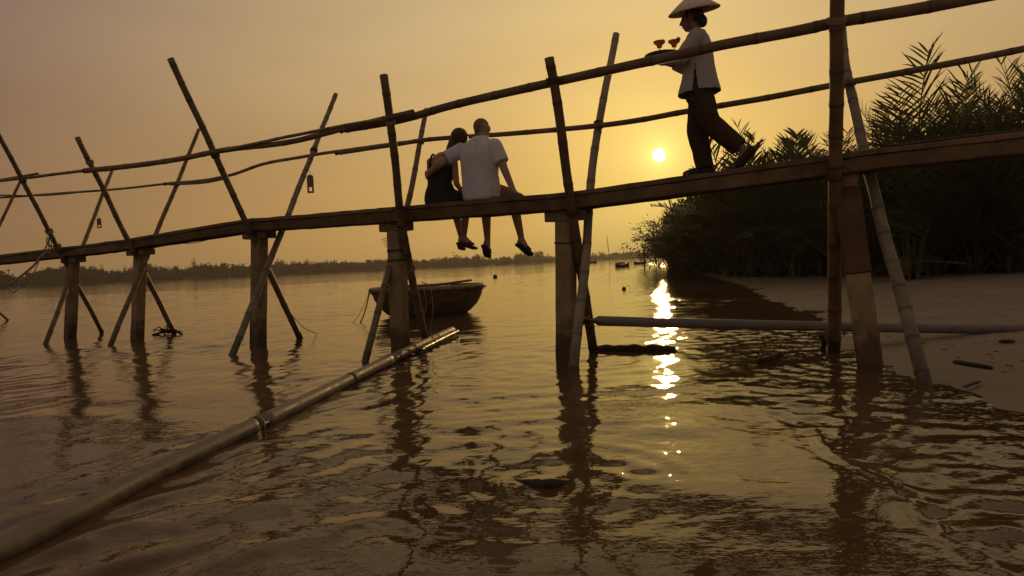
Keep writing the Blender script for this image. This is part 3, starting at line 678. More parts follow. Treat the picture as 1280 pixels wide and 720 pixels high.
tag_plate(388, 224, 3, 'small drilled plate hanging from the pole left of the couple'); tag_plate(124, 273, 1, 'small bottle-like tag hanging from the far crossed pole', .085, .19)
w1 = thing('loose_wire', 'thin slack wire sagging under the deck beside the pile', 'wire', at(240, 303, 10.6))
tube(catmull([at(212, 304, 11.0) , at(240, 304, 10.8), at(262, 299, 10.6), at(275, 294, 10.45)], 6), .006, 5).build('strand', m_rope_dark, w1)
w2 = thing('trailing_cord', 'thin cord trailing from the pole foot on to the water', 'cord', atz(395, 417))
tube(catmull([on_pole(poleA[3], 395) + Vector((.04, -.03, 0)), at(378, 408, 10.6), at(388, 414, 10.6), atz(396, 417, .005)], 6), .006, 5).build('strand', m_rope, w2)
w3 = thing('frayed_twine', 'frayed twine sticking out beside the strapped pile head', 'twine', at(485, 298, 8.1)); mb = MB()
for j in range(5): tube(catmull([at(492, 292 + j, 8.1), at(484 + j, 297 + j * 2, 8.05), at(476 + 2 * j, 300 + 3 * j, 8.0)], 4), .004, 4, mb)
mb.build('strand', m_rope, w3)
rd = thing('deck_rope', 'thick rope laid along the deck edge over the mud bank', 'rope', deck_pt(6, -.15))
P_ = []; a, c = deck_pt(6, -.155, .016), deck_pt(7, -.155, .016)
for j in range(140):
    t_ = j / 139; P_.append(a.lerp(c, t_ * .7 + .04) + Vector((0, 0, .004 * math.sin(j * 1.9))) + NB * (.006 * math.cos(j * 1.9) + .02 * math.sin(t_ * 19)))
tube(P_, [.014 + .003 * math.sin(j * 2.1) for j in range(140)], 6).build('strand', m_rope_dark, rd)

# ------------------------------------------------------------------ driftwood, buoys and far boats
def log(name, label, cat, pts, R, twigs=(), mt=m_drift, group=None):
    pts = [Vector(p) for p in pts]; t_ = thing(name, label, cat, pts[len(pts) // 2], 0, group); C = catmull(pts, 8); n = len(C)
    rr = [R * (1 - .45 * abs(2 * i / (n - 1) - 1) ** 12) * (1 + .35 * mnoise.noise(Vector((i * .37, R * 90, 1)))) for i in range(n)]; tube(C, rr, 9).build('trunk', mt, t_)
    for (p0, p1, p2, r) in twigs: tube(catmull([p0, p1, p2], 5), [r * (1 - .07 * i) for i in range(11)], 6).build('branch', mt, t_)
    return t_
log('drift_log', 'dark waterlogged log floating beside the middle pile under the pipe', 'log', [atz(742, 437, .0), atz(775, 437, .015), atz(810, 437, .015), atz(846, 438, 0)], .055)
log('sunken_stump', 'dark smooth stump end breaking the surface among ripples', 'stump', [atz(640, 604, -.03), atz(665, 605, .0), atz(690, 605, .012), atz(712, 604, -.02)], .028)
log('drift_stump', 'small dark drift stub at the foot of the tall brown pole', 'stump', [atz(1028, 438, -.02), at(1030, 428, 7.0), at(1026, 418, 7.0)], .03)
c = atz(955, 449)
log('drift_branch', 'forked broken branch lying in the shallows near the glitter', 'branch', [atz(946, 452, .03), atz(958, 449, .05), atz(978, 442, .075)], .030,
    [(atz(949, 451, .03), at(949, 444, c.y), at(944, 439, c.y), .016), (atz(962, 447, .04), at(968, 441, c.y), at(966, 436, c.y), .014), (atz(949, 452, .02), at(950, 456, c.y - .05), at(948, 458, c.y - .1), .014)])
log('bank_stick', 'flat dark stick with a pale end lying on the mud bank', 'stick', [atz(1192, 452, ground_z(3.9, 6) + .01), atz(1215, 456, ground_z(3.9, 5.9) + .012), atz(1240, 460, ground_z(4, 5.7) + .012)], .022)
log('bank_twig', 'short bent twig pressed into the mud at the water edge', 'twig', [atz(1205, 484, ground_z(3.4, 5) + .004), atz(1215, 480, ground_z(3.5, 5) + .012), atz(1225, 477, ground_z(3.6, 5.1) + .006)], .010)
log('mud_clod', 'small dark clod on the mud behind the stick', 'clod', [atz(1250, 427, ground_z(4.7, 7) + .01), atz(1258, 427, ground_z(4.7, 7) + .02), atz(1268, 427, ground_z(4.8, 7) + .01)], .022)
f = atz(212, 418); tw = []
g1 = random.Random(4)
for j in range(9):
    a = g1.uniform(190, 226); tw.append((atz(210 + g1.uniform(-6, 8), 416, .02), at(a, 410 + g1.uniform(-6, 6), f.y), at(a + g1.uniform(-10, 10), 417 + g1.uniform(-3, 4), f.y), .016))
log('root_tangle', 'tangle of dark roots caught on the foot of a crossed pole', 'roots', [atz(190, 419, .0), atz(200, 416, .03), atz(215, 412, .09), atz(228, 418, .0)], .024, tw)
V = []; Fc = []; g2 = random.Random(12)      # leaf scraps and crumbs strewn on the mud
for k in range(260):
    u = g2.uniform(1050, 1300); v = g2.uniform(352, 505); p = atz(u, v, .12); z = ground_z(p.x, p.y)
    if z < .02: continue
    p = atz(u, v, z); s = g2.uniform(.006, .022); a = g2.random() * 6.28; n = len(V); h_ = s * g2.uniform(.2, .6); p.z = ground_z(p.x, p.y)
    d1 = Vector((math.cos(a), math.sin(a), 0)) * s * g2.uniform(1, 3); d2 = Vector((-math.sin(a), math.cos(a), 0)) * s; V += [p - d1, p + d2, p + d1, p - d2, p + Vector((0, 0, h_))]; Fc += [(n, n + 1, n + 4), (n + 1, n + 2, n + 4), (n + 2, n + 3, n + 4), (n + 3, n, n + 4)]
tag(mesh_obj('mud_litter', V, Fc, m_drift, None, False), 'scraps of leaf and mud crumbs strewn on the bank', 'litter', kind='stuff')
def buoy(u, v, r, label):
    p = atz(u, v); t_ = thing('buoy', label, 'buoy', p, 0, world=False); lathe([(r * .05, -r * .6), (r * .7, -r * .35), (r, .25 * r), (r * .9, .8 * r), (r * .5, 1.2 * r), (r * .12, 1.32 * r), (r * .1, 1.6 * r), (0.001, 1.62 * r)], 16).build('float', m_drift, t_)
    tube(ring_pts(r * .16, 1.7 * r), r * .05, 5, closed_ends=False).build('eye', m_tag, t_)
def ring_pts(r, z): return [(r * math.cos(a), 0, z + r * math.sin(a)) for a in np.linspace(0, 6.283, 13)]
buoy(619, 347, .17, 'dark round buoy on open water right of the dangling feet'); buoy(512, 343, .10, 'tiny dark buoy far behind the basket boat'); buoy(780, 362, .07, 'small dark float with a loop of line beyond the drift log')
p = atz(780, 362); ln = thing('float_line', 'thin arched line beside the small dark float', 'line', p); tube(catmull([p + Vector((.05, 0, .05)), p + Vector((.16, 0, .14)), p + Vector((.22, 0, .02))], 6), .006, 4).build('strand', m_rope_dark, ln)
def boat_far(u, v, Lp, label, cabin=True, rz=.15):
    p = atz(u, v); k = p.y / F; L = Lp * k; t_ = thing('river_boat', label, 'boat', p, rz, 'boats far down the river', world=False); V = []; Fc = []
    st = [(-.5, .10, .30), (-.42, .2, .22), (-.2, .26, .18), (.1, .27, .17), (.35, .2, .2), (.5, .03, .34)]
    for (x, w, h) in st: V += [(x * L, -w * L * .5, h * L), (x * L, -w * L * .33, -.03 * L), (x * L, w * L * .33, -.03 * L), (x * L, w * L * .5, h * L)]
    for i in range(5):
        for j in range(3): Fc.append((i*4 + j, i*4 + j + 1, i*4 + 5 + j, i*4 + 4 + j))
        Fc.append((i*4 + 3, i*4, i*4 + 4, i*4 + 7))
    Fc += [(0, 3, 2, 1), (20, 21, 22, 23)]; mesh_obj('hull', V, Fc, m_drift, t_, False)
    if cabin:
        mb = MB()
        for j in range(7):
            a = math.pi * j / 6; mb.V += [(-.38 * L, -math.cos(a) * L * .12, (.2 + .13 * math.sin(a)) * L), (.16 * L, -math.cos(a) * L * .12, (.2 + .13 * math.sin(a)) * L)]; mb.A += [0, 0]
        mb.F = [(2*j, 2*j + 1, 2*j + 3, 2*j + 2) for j in range(6)] + [tuple(range(0, 14, 2))[::-1], tuple(range(1, 14, 2))]; mb.build('canopy', m_hull, t_, False)
boat_far(778, 333.5, 18, 'dark low boat on the river left of the mangroves'); boat_far(800, 330, 15, 'small boat moored close under the mangroves', False, -.1); boat_far(739, 329, 14, 'distant boat half hidden behind the pale pole of the bridge', False, .1)
p = atz(763, 331); st = thing('river_stake', 'thin leaning stake standing in the river near the far boat', 'stake', p); k = p.y / F; tube([p + Vector((0, 0, -.5)), p + Vector((-1.6 * k, 0, 18 * k)), p + Vector((-3.2 * k, 0, 36 * k))], [.5 * k, .45 * k, .3 * k], 6).build('pole', m_drift, st)
# ------------------------------------------------------------------ people: every body one continuous surface grown from its limbs
def V3(*a): return Vector(a)
def p_caps(mb, p0, p1, r0, r1, sides=14, flat=False, sq=None):
    p0, p1 = Vector(p0), Vector(p1); d = (p1 - p0); L = d.length; d = d / max(L, 1e-9); a, b_ = frame_along(d, sq)
    rows = []
    if not flat:
        for k in range(1, 5): w = math.pi / 2 * (1 - k / 5); rows.append((p0 - d * (r0 * math.sin(w)), r0 * math.cos(w)))
    for k in range(5): t = k / 4; rows.append((p0 + d * L * t, r0 + (r1 - r0) * t))
    if not flat:
        for k in range(1, 5): w = math.pi / 2 * k / 5; rows.append((p1 + d * (r1 * math.sin(w)), r1 * math.cos(w)))
    V = []; Fc = []
    for (c, r) in rows:
        for k in range(sides): w = 6.28318 * k / sides; V.append(c + a * (r * math.cos(w)) + b_ * (r * math.sin(w)))
    n = len(rows)
    for i in range(n - 1):
        for k in range(sides): k2 = (k + 1) % sides; Fc.append((i*sides + k, i*sides + k2, (i+1)*sides + k2, (i+1)*sides + k))
    Fc += [tuple(range(sides))[::-1], tuple((n - 1)*sides + k for k in range(sides))]; mb.add(V, Fc)
def p_ell(mb, c, r, rot=(0, 0, 0)):
    E_ = Euler(rot).to_matrix(); c = Vector(c); V = []; Fc = []; nu, nv = 18, 11
    for i in range(nv + 1):
        th = math.pi * (i + .02) / (nv + .04)
        for k in range(nu): w = 6.28318 * k / nu; V.append(c + E_ @ Vector((r[0] * math.sin(th) * math.cos(w), r[1] * math.sin(th) * math.sin(w), r[2] * math.cos(th))))
    for i in range(nv):
        for k in range(nu): k2 = (k + 1) % nu; Fc.append((i*nu + k, (i+1)*nu + k, (i+1)*nu + k2, i*nu + k2))
    Fc += [tuple(range(nu)), tuple(nv*nu + k for k in range(nu))[::-1]]; mb.add(V, Fc)
def p_loft(mb, rings, sides=26, e=2.4):     # stacked rounded sections: (x, y, z, rx, ry)
    V = []; Fc = []
    for (x, y, z, rx, ry) in rings:
        for k in range(sides):
            w = 6.28318 * k / sides; c, s = math.cos(w), math.sin(w); q = (abs(c) ** e + abs(s) ** e) ** (-1 / e); V.append(Vector((x + rx * c * q, y + ry * s * q, z)))
    n = len(rings); up = rings[-1][2] > rings[0][2]
    for i in range(n - 1):
        for k in range(sides):
            k2 = (k + 1) % sides; f = (i*sides + k, i*sides + k2, (i+1)*sides + k2, (i+1)*sides + k); Fc.append(f if up else f[::-1])
    b0, b1 = tuple(range(sides)), tuple((n - 1)*sides + k for k in range(sides)); Fc += [b0[::-1] if up else b0, b1 if up else b1[::-1]]; mb.add(V, Fc)
def grow(name, mb, vox, m_, parent, smooth=4, post=None, wrinkle=0.0, wscale=(9, 9, 5), solid=0.0, seed=0):
    me = bpy.data.meshes.new('tmp'); me.from_pydata(mb.V, [], mb.F); o = bpy.data.objects.new('tmp', me); COL.objects.link(o)
    r = o.modifiers.new('r', 'REMESH'); r.mode = 'VOXEL'; r.voxel_size = vox
    s_ = o.modifiers.new('s', 'SMOOTH'); s_.factor = .5; s_.iterations = smooth
    dg = bpy.context.evaluated_depsgraph_get(); m2 = bpy.data.meshes.new_from_object(o.evaluated_get(dg)); bpy.data.objects.remove(o); bpy.data.meshes.remove(me)
    m2.name = name; bm = bmesh.new(); bm.from_mesh(m2)
    if wrinkle:
        bm.normal_update()
        for v in bm.verts:
            q = Vector((v.co.x * wscale[0], v.co.y * wscale[1], v.co.z * wscale[2] + seed))
            f = mnoise.noise(q) * .6 + (1 - abs(mnoise.noise(q * 2.1 + Vector((3, 5, 1)))) * 2.2) * .4
            v.co += v.normal * (f * wrinkle)
    if post: post(bm)
    bm.to_mesh(m2); bm.free(); m2.materials.clear(); m2.materials.append(m_)
    m2.polygons.foreach_set('use_smooth', [True] * len(m2.polygons)); m2.update()
    ob = link(bpy.data.objects.new(name, m2), name, parent)
    if solid:
        md = ob.modifiers.new('thickness', 'SOLIDIFY'); md.thickness = solid; md.offset = -1
    return ob
def cut(bm, fn):
    bmesh.ops.delete(bm, geom=[f for f in bm.faces if fn(f.calc_center_median())], context='FACES')
def hand(mb, w, d_, n_, t_, curl=.25, sc=1.0, spread=.0):
    """palm and five unequal fingers; d_ along the hand, n_ out of the palm, t_ towards the thumb"""
    w = Vector(w); d_ = Vector(d_).normalized(); n_ = (Vector(n_) - d_ * Vector(n_).dot(d_)).normalized(); t_ = Vector(t_); t_ = (t_ - d_ * t_.dot(d_) - n_ * t_.dot(n_)).normalized()
    for i, ln in enumerate((.95, 1.05, 1.0, .8)):
        off = t_ * ((.033 - .022 * i) * sc); k = w + d_ * ((.088 - .006 * abs(i - 1)) * sc) + off; p_caps(mb, w + off * .6 + d_ * .01, k, .018 * sc, .0135 * sc, 8); q = k
        for j, sl in enumerate((.043, .027, .022)):
            a = curl * (j + 1); dd = (d_ * math.cos(a) + n_ * math.sin(a) + t_ * (spread * (1.5 - i))).normalized(); q2 = q + dd * (sl * ln * sc); p_caps(mb, q, q2, (.0098 - .0009 * j) * sc, (.009 - .0009 * j) * sc, 8); q = q2
    b_ = w + d_ * .022 * sc + t_ * .024 * sc; k = b_ + (d_ * .65 + t_ * .65 + n_ * .3).normalized() * .042 * sc; p_caps(mb, b_, k, .016 * sc, .0115 * sc, 8); p_caps(mb, k, k + (d_ * .9 + t_ * .25 + n_ * .35).normalized() * .030 * sc, .0112 * sc, .0095 * sc, 8)
def limb(mb, P, R, flat=False):
    for i in range(len(P) - 1): p_caps(mb, P[i], P[i + 1], R[i], R[i + 1], flat=flat)
def head(mb, c, s=1.0, fwd=(0, 1, 0), up=(0, 0, 1), ears=True):
    """skull, jaw, brow, nose, lips, chin and ears about the head centre c"""
    f = Vector(fwd).normalized(); u = Vector(up); u = (u - f * u.dot(f)).normalized(); r = f.cross(u); B = Matrix((r, f, u)).transposed(); eu = B.to_euler()
    def P(x, y, z): return Vector(c) + B @ Vector((x, y, z)) * s
    def el(x, y, z, a, b_, e): p_ell(mb, P(x, y, z), (a * s, b_ * s, e * s), eu)
    el(0, -.015, .028, .077, .094, .088); el(0, .012, -.03, .064, .076, .082); el(0, .045, -.078, .042, .040, .034)
    el(0, .070, .028, .052, .022, .018); el(0, .074, -.03, .045, .022, .035); p_caps(mb, P(0, .088, .018), P(0, .108, -.024), .010 * s, .015 * s, 8)
    el(.012, .096, -.026, .010, .010, .008); el(-.012, .096, -.026, .010, .010, .008); el(0, .090, -.052, .024, .011, .007); el(0, .086, -.063, .021, .012, .008)
    if ears:
        for sx in (-1, 1): el(sx * .079, -.002, -.005, .010, .022, .033)
    return P
def foot(mb, ankle, heel, ball, toe, w=.042, sc=1.0):
    p_caps(mb, ankle, heel, .038 * sc, .034 * sc); p_caps(mb, ankle, ball, .036 * sc, .028 * sc); p_caps(mb, heel, ball, .032 * sc, .034 * sc)
    ball, toe = Vector(ball), Vector(toe); d_ = (toe - ball); lat = d_.cross(Vector((0, .2, 1))).normalized()
    for i in range(5): q = lat * (w * (i / 4 - .5) * 1.3); p_caps(mb, ball + q * .8, toe + q - d_ * (.10 * abs(i - 1.2)), .019 * sc, (.013 if i else .016) * sc, 8)
def sandal(name, heel, ball, toe, ankle, m_, parent, w=.05):
    mb = MB(); heel, ball, toe, ankle = map(Vector, (heel, ball, toe, ankle)); f = (toe - heel).normalized(); dn = -(ankle - heel); dn = (dn - f * dn.dot(f)).normalized(); lat = f.cross(dn).normalized()
    out = [(-.045, .028), (-.03, .040), (.04, .036), (.12, .046), (.20, .050), (.235, .040), (.25, .018)]; L = (toe - heel).length / .20
    top = []; bot = []
    for (y, x) in out: top.append((heel + f * y * L, x))
    V = []; Fc = []
    for (c, x) in top:
        c = c + dn * .034; V += [c - lat * x, c + lat * x, c + lat * x + dn * .018, c - lat * x + dn * .018]
    for i in range(len(top) - 1):
        for j in range(4): Fc.append((i*4 + j, i*4 + (j+1) % 4, i*4 + 4 + (j+1) % 4, i*4 + 4 + j))
    Fc += [(3, 2, 1, 0), tuple(len(V) - 4 + j for j in range(4))]; mb.add(V, Fc); so_ = mb.build(name, m_, parent, False)
    mb = MB()
    for t_ in (.55, .80):
        c = heel.lerp(toe, t_); P = [c + lat * (.046 * math.cos(a)) * 1.02 - dn * (.046 * math.sin(a) - .03) for a in np.linspace(0, math.pi, 9)]; tube(P, .008, 6, mb)
    mb.build('strap', m_, so_); return so_
skin_fair = mat('skin_fair', (.38, .22, .15), .5, .1, 12, .05, 90, .4); skin_tan = mat('skin_tan', (.26, .145, .085), .5, .1, 12, .05, 90, .4)
m_shirt = mat('shirt_white_print', (.74, .70, .74), .9, .06, 3, .25, 14, .1); m_shorts = mat('shorts_khaki', (.20, .135, .07), .9, .12, 5, .3, 30, .1)
# small scattered print on the white shirt
t = m_shirt.node_tree; b = t.nodes['Principled BSDF']; src = b.inputs['Base Color'].links[0].from_socket; tcn = N(t, 'ShaderNodeTexCoord'); vo = N(t, 'ShaderNodeTexVoronoi'); vo.inputs['Scale'].default_value = 17
t.links.new(tcn.outputs['Object'], vo.inputs[0]); t.links.new(mixc(t, ramp(t, vo.outputs['Distance'], [(.13, 1.0), (.19, 0.0)]), src, (.36, .33, .34)), b.inputs['Base Color'])
m_dress = mat('dress_dark', (.045, .038, .032), .85, .3, 8, .4, 40, .15); m_hair = mat('hair_dark_brown', (.075, .038, .018), .45, .4, 20, .5, 120, .4, stretch=(3, 3, .4)); m_hair_b = mat('hair_black', (.012, .010, .009), .45, .3, 20, .4, 120, .4)
m_stubble = mat('cropped_hair', (.20, .12, .078), .8, .2, 60, .3, 300, .2); m_leather = mat('sandal_leather', (.03, .022, .017), .6, .3, 10, .2, 40, .3)
m_blouse = mat('blouse_grey', (.44, .40, .36), .9, .08, 3, .25, 16, .1); m_trous = mat('trousers_dark', (.065, .040, .026), .9, .2, 5, .3, 25, .1)
m_straw = mat('hat_straw', (.60, .52, .41), .75, .2, 30, .35, 90, .2, stretch=(1, 1, 6)); m_scarf = mat('scarf_pink', (.50, .025, .13), .75, .3, 25, .2, 60, .2); m_eye = mat('eye_dark', (.01, .008, .006), .2, .1, 5, 0, 1, .5)

# where the deck runs at a given picture column
def deck_at(u, s=0.0):
    for i in range(7):
        a, c = deck_pt(i, s), deck_pt(i + 1, s)
        for k in range(200):
            q = a.lerp(c, k / 200)
            if abs(px(q) - u) < 2: return q
rzB = math.atan2(-.45, .89)         # sitting across the deck, facing away
# ---- the man
mp_ = deck_at(605) + NB * .0
man = thing('person', 'man in a pale short-sleeved shirt sitting with one arm round the woman', 'person', mp_, rzB, 'people on the footbridge', world=False)
mb = MB(); head(mb, (.010, .045, .800), 1.10, (-.12, 1, -.05), (-.10, -.03, 1)); p_caps(mb, (0, -.02, .58), (.025, .03, .76), .066, .058)
p_loft(mb, [(0, -.02, .02, .18, .12), (0, -.02, .12, .18, .12), (0, -.03, .25, .16, .11), (0, -.03, .40, .18, .115), (0, -.03, .54, .195, .11), (0, -.02, .63, .15, .085), (0, -.01, .68, .07, .06)])
limb(mb, [(.20, -.03, .61), (.325, -.07, .315), (.425, -.06, .060)], [.058, .045, .032]); hand(mb, (.428, -.06, .056), (.62, .25, -.26), (0, 0, -1), (-.2, 1, 0), .16, 1.05)
limb(mb, [(-.20, -.04, .61), (-.425, -.19, .44), (-.60, -.145, .36)], [.058, .046, .034]); hand(mb, (-.60, -.145, .36), (-.75, .40, -.15), (.3, .8, 0), (0, 0, 1), .38, 1.05)
legs_m = []
for (sx, kx, ax, kz) in ((-1, -.17, -.22, .05), (1, .19, .235, .04)):
    kn = V3(kx, .40, kz); an = V3(ax, .47, -.43 + .0 * sx); limb(mb, [(sx * .10, .0, .09), kn, kn.lerp(an, .35) + V3(0, -.02, 0), an], [.095, .062, .060, .036])
    he = an + V3(0, -.05, -.045); tw = -.045 if sx < 0 else .02; ba = an + V3(tw, .088, -.10); to = ba + V3(tw * .6, .055, -.04); foot(mb, an, he, ba, to); legs_m.append((he, ba, to, an))
grow('body', mb, .0065, skin_fair, man)
mb = MB(); p_loft(mb, [(0, -.02, -.0, .20, .145), (0, -.02, .07, .215, .15), (0, -.02, .15, .215, .142), (0, -.03, .20, .20, .13)])
limb(mb, [(-.10, .0, .085), (-.165, .34, .065)], [.118, .098]); limb(mb, [(.10, .0, .085), (.185, .34, .058)], [.118, .098])
grow('shorts', mb, .008, m_shorts, man, 4, lambda bm: cut(bm, lambda c: c.z < -.05), .006)
mb = MB(); p_loft(mb, [(0, -.02, .005, .185, .150), (0, -.02, .035, .215, .160), (0, -.025, .12, .225, .158), (0, -.035, .26, .212, .148), (0, -.04, .40, .222, .148), (0, -.04, .52, .236, .142), (0, -.035, .60, .222, .122), (0, -.03, .665, .140, .098), (.005, -.015, .705, .080, .078)])
p_caps(mb, (.19, -.035, .60), (.292, -.055, .395), .090, .082, flat=True); p_caps(mb, (-.19, -.04, .60), (-.36, -.15, .50), .090, .080, flat=True); p_ell(mb, (.195, -.035, .595), (.092, .087, .075)); p_ell(mb, (-.195, -.035, .595), (.092, .087, .075))
shirt = grow('shirt', mb, .0075, m_shirt, man, 5, None, .011, (8, 8, 4), seed=2)
mb = MB(); tube([(.078 * math.cos(a) + .006, .078 * math.sin(a) - .012, .705 + .012 * math.sin(a)) for a in np.linspace(0, 6.283, 25)], .017, 8, mb, closed_ends=False); mb.build('collar', m_shirt, shirt)
mb = MB(); p_ell(mb, (.006, .028, .834), (.0868, .1062, .0955)); grow('cropped_hair', mb, .008, m_stubble, man, 3, lambda bm: cut(bm, lambda c: (c.y > .075 and c.z < .878) or c.z < .793 + (c.y - .0) * .6))
for (he, ba, to, an) in legs_m: sandal('sandal', he, ba, to, an, m_leather, man)

# ---- the woman leaning on his shoulder
wp = deck_at(553)
wm = thing('person', 'woman in a dark sleeveless dress leaning her head on the man', 'person', wp, rzB, 'people on the footbridge', world=False)
hc = V3(.305, -.03, .715); hu = V3(.42, .02, .9)
mb = MB(); head(mb, hc, .95, (.25, 1, -.15), hu); p_caps(mb, (.08, -.03, .52), (.25, -.02, .64), .050, .046)
p_loft(mb, [(0, -.01, .02, .18, .125), (.0, -.02, .11, .17, .12), (.01, -.03, .24, .125, .095), (.03, -.03, .36, .145, .10), (.055, -.03, .47, .172, .098), (.075, -.03, .55, .13, .078), (.09, -.03, .59, .06, .05)])
limb(mb, [(-.105, -.03, .50), (-.17, .05, .25), (-.05, .22, .15)], [.046, .036, .026]); hand(mb, (-.05, .22, .15), (.7, .5, -.15), (0, 0, -1), (0, 1, 0), .25, .9)
limb(mb, [(.215, -.03, .50), (.235, -.03, .22), (.20, .15, .14)], [.046, .037, .026]); hand(mb, (.20, .15, .14), (-.3, .8, -.2), (0, 0, -1), (-1, .2, 0), .25, .9)
legs_w = []
for (sx, kx, ax, ay) in ((-1, -.06, -.035, .47), (1, .12, .03, .43)):
    kn = V3(kx, .40, .05); an = V3(ax, ay, -.38); limb(mb, [(sx * .09, .0, .08), kn, kn.lerp(an, .35) + V3(0, -.02, 0), an], [.088, .056, .054, .030])
    he = an + V3(-.01 * sx, -.045, -.04); tw = -.045 if sx < 0 else .03; ba = an + V3(tw, .088, -.068); to = ba + V3(tw * .6, .055, -.022); foot(mb, an, he, ba, to, .036, .9); legs_w.append((he, ba, to, an))
grow('body', mb, .0065, skin_fair, wm)
mb = MB(); p_loft(mb, [(0, -.01, -.01, .185, .135), (0, -.01, .06, .200, .145), (0, -.015, .13, .185, .135), (.01, -.03, .24, .142, .112), (.035, -.03, .35, .166, .114), (.048, -.03, .42, .176, .110)])
limb(mb, [(-.09, .0, .085), (-.06, .36, .06)], [.108, .076]); limb(mb, [(.09, .0, .085), (.12, .36, .06)], [.108, .076]); p_caps(mb, (.03, .2, .075), (.03, .30, .07), .09, .07)
dress = grow('dress', mb, .0075, m_dress, wm, 4, None, .006, (9, 9, 22))
mb = MB()
for (x0, x1) in ((-.055, -.045), (.145, .125)): tube(catmull([(x0, -.135, .41), (x1, -.118, .51), (x1, -.06, .575), (x1, .03, .52), (x0, .065, .41)], 5), .012, 6, mb)
mb.build('shoulder_strap', m_dress, dress)
mb = MB(); u = hu.normalized(); p_ell(mb, hc + V3(.002, -.014, .022), (.100, .102, .102)); p_ell(mb, hc + V3(0, .0, .05), (.075, .085, .062))
for j in range(7):
    o_ = V3(-.035 + .011 * j, -.005 * (j % 3), 0); limb(mb, [hc + V3(-.02, -.06, .02) + o_ * .6, hc + V3(-.055, -.085, -.06) + o_ * .8, hc + V3(-.085, -.088, -.14) + o_, hc + V3(-.105, -.085, -.21 - .012 * (j % 3)) + o_ * .8], [.035, .026, .022, .009])
grow('hair', mb, .006, m_hair, wm, 2, lambda bm: cut(bm, lambda c: c.y > hc.y + .055 and c.z < hc.z + .06), .006, (60, 60, 7))
for (he, ba, to, an) in legs_w: sandal('sandal', he, ba, to, an, m_leather, wm)

# ---- the walker with the tray
kp = deck_at(879); KS = 1.022; fwdB = (deck_pt(5) - deck_pt(6)); fwdB.z = 0; rzW = math.atan2(fwdB.y, fwdB.x) - math.pi / 2
wk = thing('person', 'walking person in conical hat, grey blouse and dark trousers carrying a tray', 'person', kp, rzW, 'people on the footbridge', world=False); wk.scale = (KS, KS, KS)
mb = MB(); HP = head(mb, (0, .055, 1.475), .98, (0, 1, -.10), (0, .08, 1), True); p_caps(mb, (0, -.01, 1.29), (0, .03, 1.41), .050, .047)
p_loft(mb, [(0, 0, .78, .14, .10), (0, 0, .88, .15, .105), (0, .01, 1.0, .125, .092), (0, .005, 1.12, .14, .10), (0, -.005, 1.22, .15, .095), (0, -.01, 1.30, .12, .07), (0, -.005, 1.335, .06, .05)])
limb(mb, [(-.155, -.005, 1.27), (-.20, .13, 1.075), (-.10, .30, 1.119)], [.045, .037, .026]); hand(mb, (-.10, .30, 1.119), (.45, .75, .02), (0, 0, 1), (-1, .6, 0), .10, .9)
limb(mb, [(.155, -.005, 1.27), (.20, .13, 1.075), (.10, .30, 1.119)], [.045, .037, .026]); hand(mb, (.10, .30, 1.119), (-.45, .75, .02), (0, 0, 1), (1, .6, 0), .10, .9)
limb(mb, [(.075, 0, .80), (.08, .055, .45), (.08, -.02, .085)], [.085, .055, .036]); limb(mb, [(-.075, 0, .80), (-.08, -.10, .47), (-.08, -.385, .185)], [.085, .055, .036])
foot(mb, (.08, -.02, .085), (.08, -.055, .045), (.08, .10, .038), (.08, .165, .03)); foot(mb, (-.08, -.385, .185), (-.08, -.445, .165), (-.08, -.335, .055), (-.08, -.285, .035))
grow('body', mb, .0065, skin_tan, wk)
mb = MB(); p_loft(mb, [(0, 0, .70, .135, .125), (0, 0, .78, .160, .132), (0, 0, .88, .158, .125), (0, .005, .97, .14, .11)])
def leg_cloth(pts, R): limb(mb, pts, R, flat=False) if False else [p_caps(mb, pts[i], pts[i + 1], R[i], R[i + 1], 18, True) for i in range(len(pts) - 1)] + [p_ell(mb, pts[i], (R[i] * .99,) * 3) for i in range(1, len(pts) - 1)]
leg_cloth([V3(.06, 0, .82), V3(.078, .052, .45), V3(.08, -.012, .075)], [.112, .097, .084]); leg_cloth([V3(-.06, 0, .82), V3(-.08, -.088, .475), V3(-.08, -.345, .215)], [.112, .098, .084])
p_ell(mb, (0, 0, .76), (.16, .13, .12))
grow('trousers', mb, .0075, m_trous, wk, 4, None, .009, (9, 9, 4), seed=5)
mb = MB(); p_loft(mb, [(0, .005, .70, .185, .205), (0, .005, .78, .182, .195), (0, .0, .90, .170, .165), (0, 0, 1.02, .158, .140), (0, .0, 1.12, .160, .132), (0, -.005, 1.22, .166, .118), (0, -.01, 1.29, .140, .088), (0, -.005, 1.335, .072, .066), (0, .0, 1.36, .060, .058)])
for sx in (-1, 1):
    leg = [V3(sx * .145, -.005, 1.265), V3(sx * .20, .13, 1.07), V3(sx * .125, .255, 1.112)]; [p_caps(mb, leg[i], leg[i + 1], (.074, .066)[i], (.066, .052)[i], 16, True) for i in (0, 1)]; p_ell(mb, leg[1], (.066,) * 3); p_ell(mb, leg[0], (.074,) * 3)
def slit(bm):
    cut(bm, lambda c: c.z < .775 + .10 * (c.y + .05) * -1.0 * .6 or (abs(c.x) > .10 and c.z < 1.03 and abs(c.y - .015) < (1.03 - c.z) * .105))
blouse = grow('blouse', mb, .0075, m_blouse, wk, 5, slit, .010, (8, 8, 4), .004, seed=9)
mb = MB(); tube([(.062 * math.cos(a), .060 * math.sin(a) + .0, 1.352 + .01 * math.sin(a)) for a in np.linspace(.3, 5.98, 22)], .013, 8, mb); mb.build('collar', m_blouse, blouse)
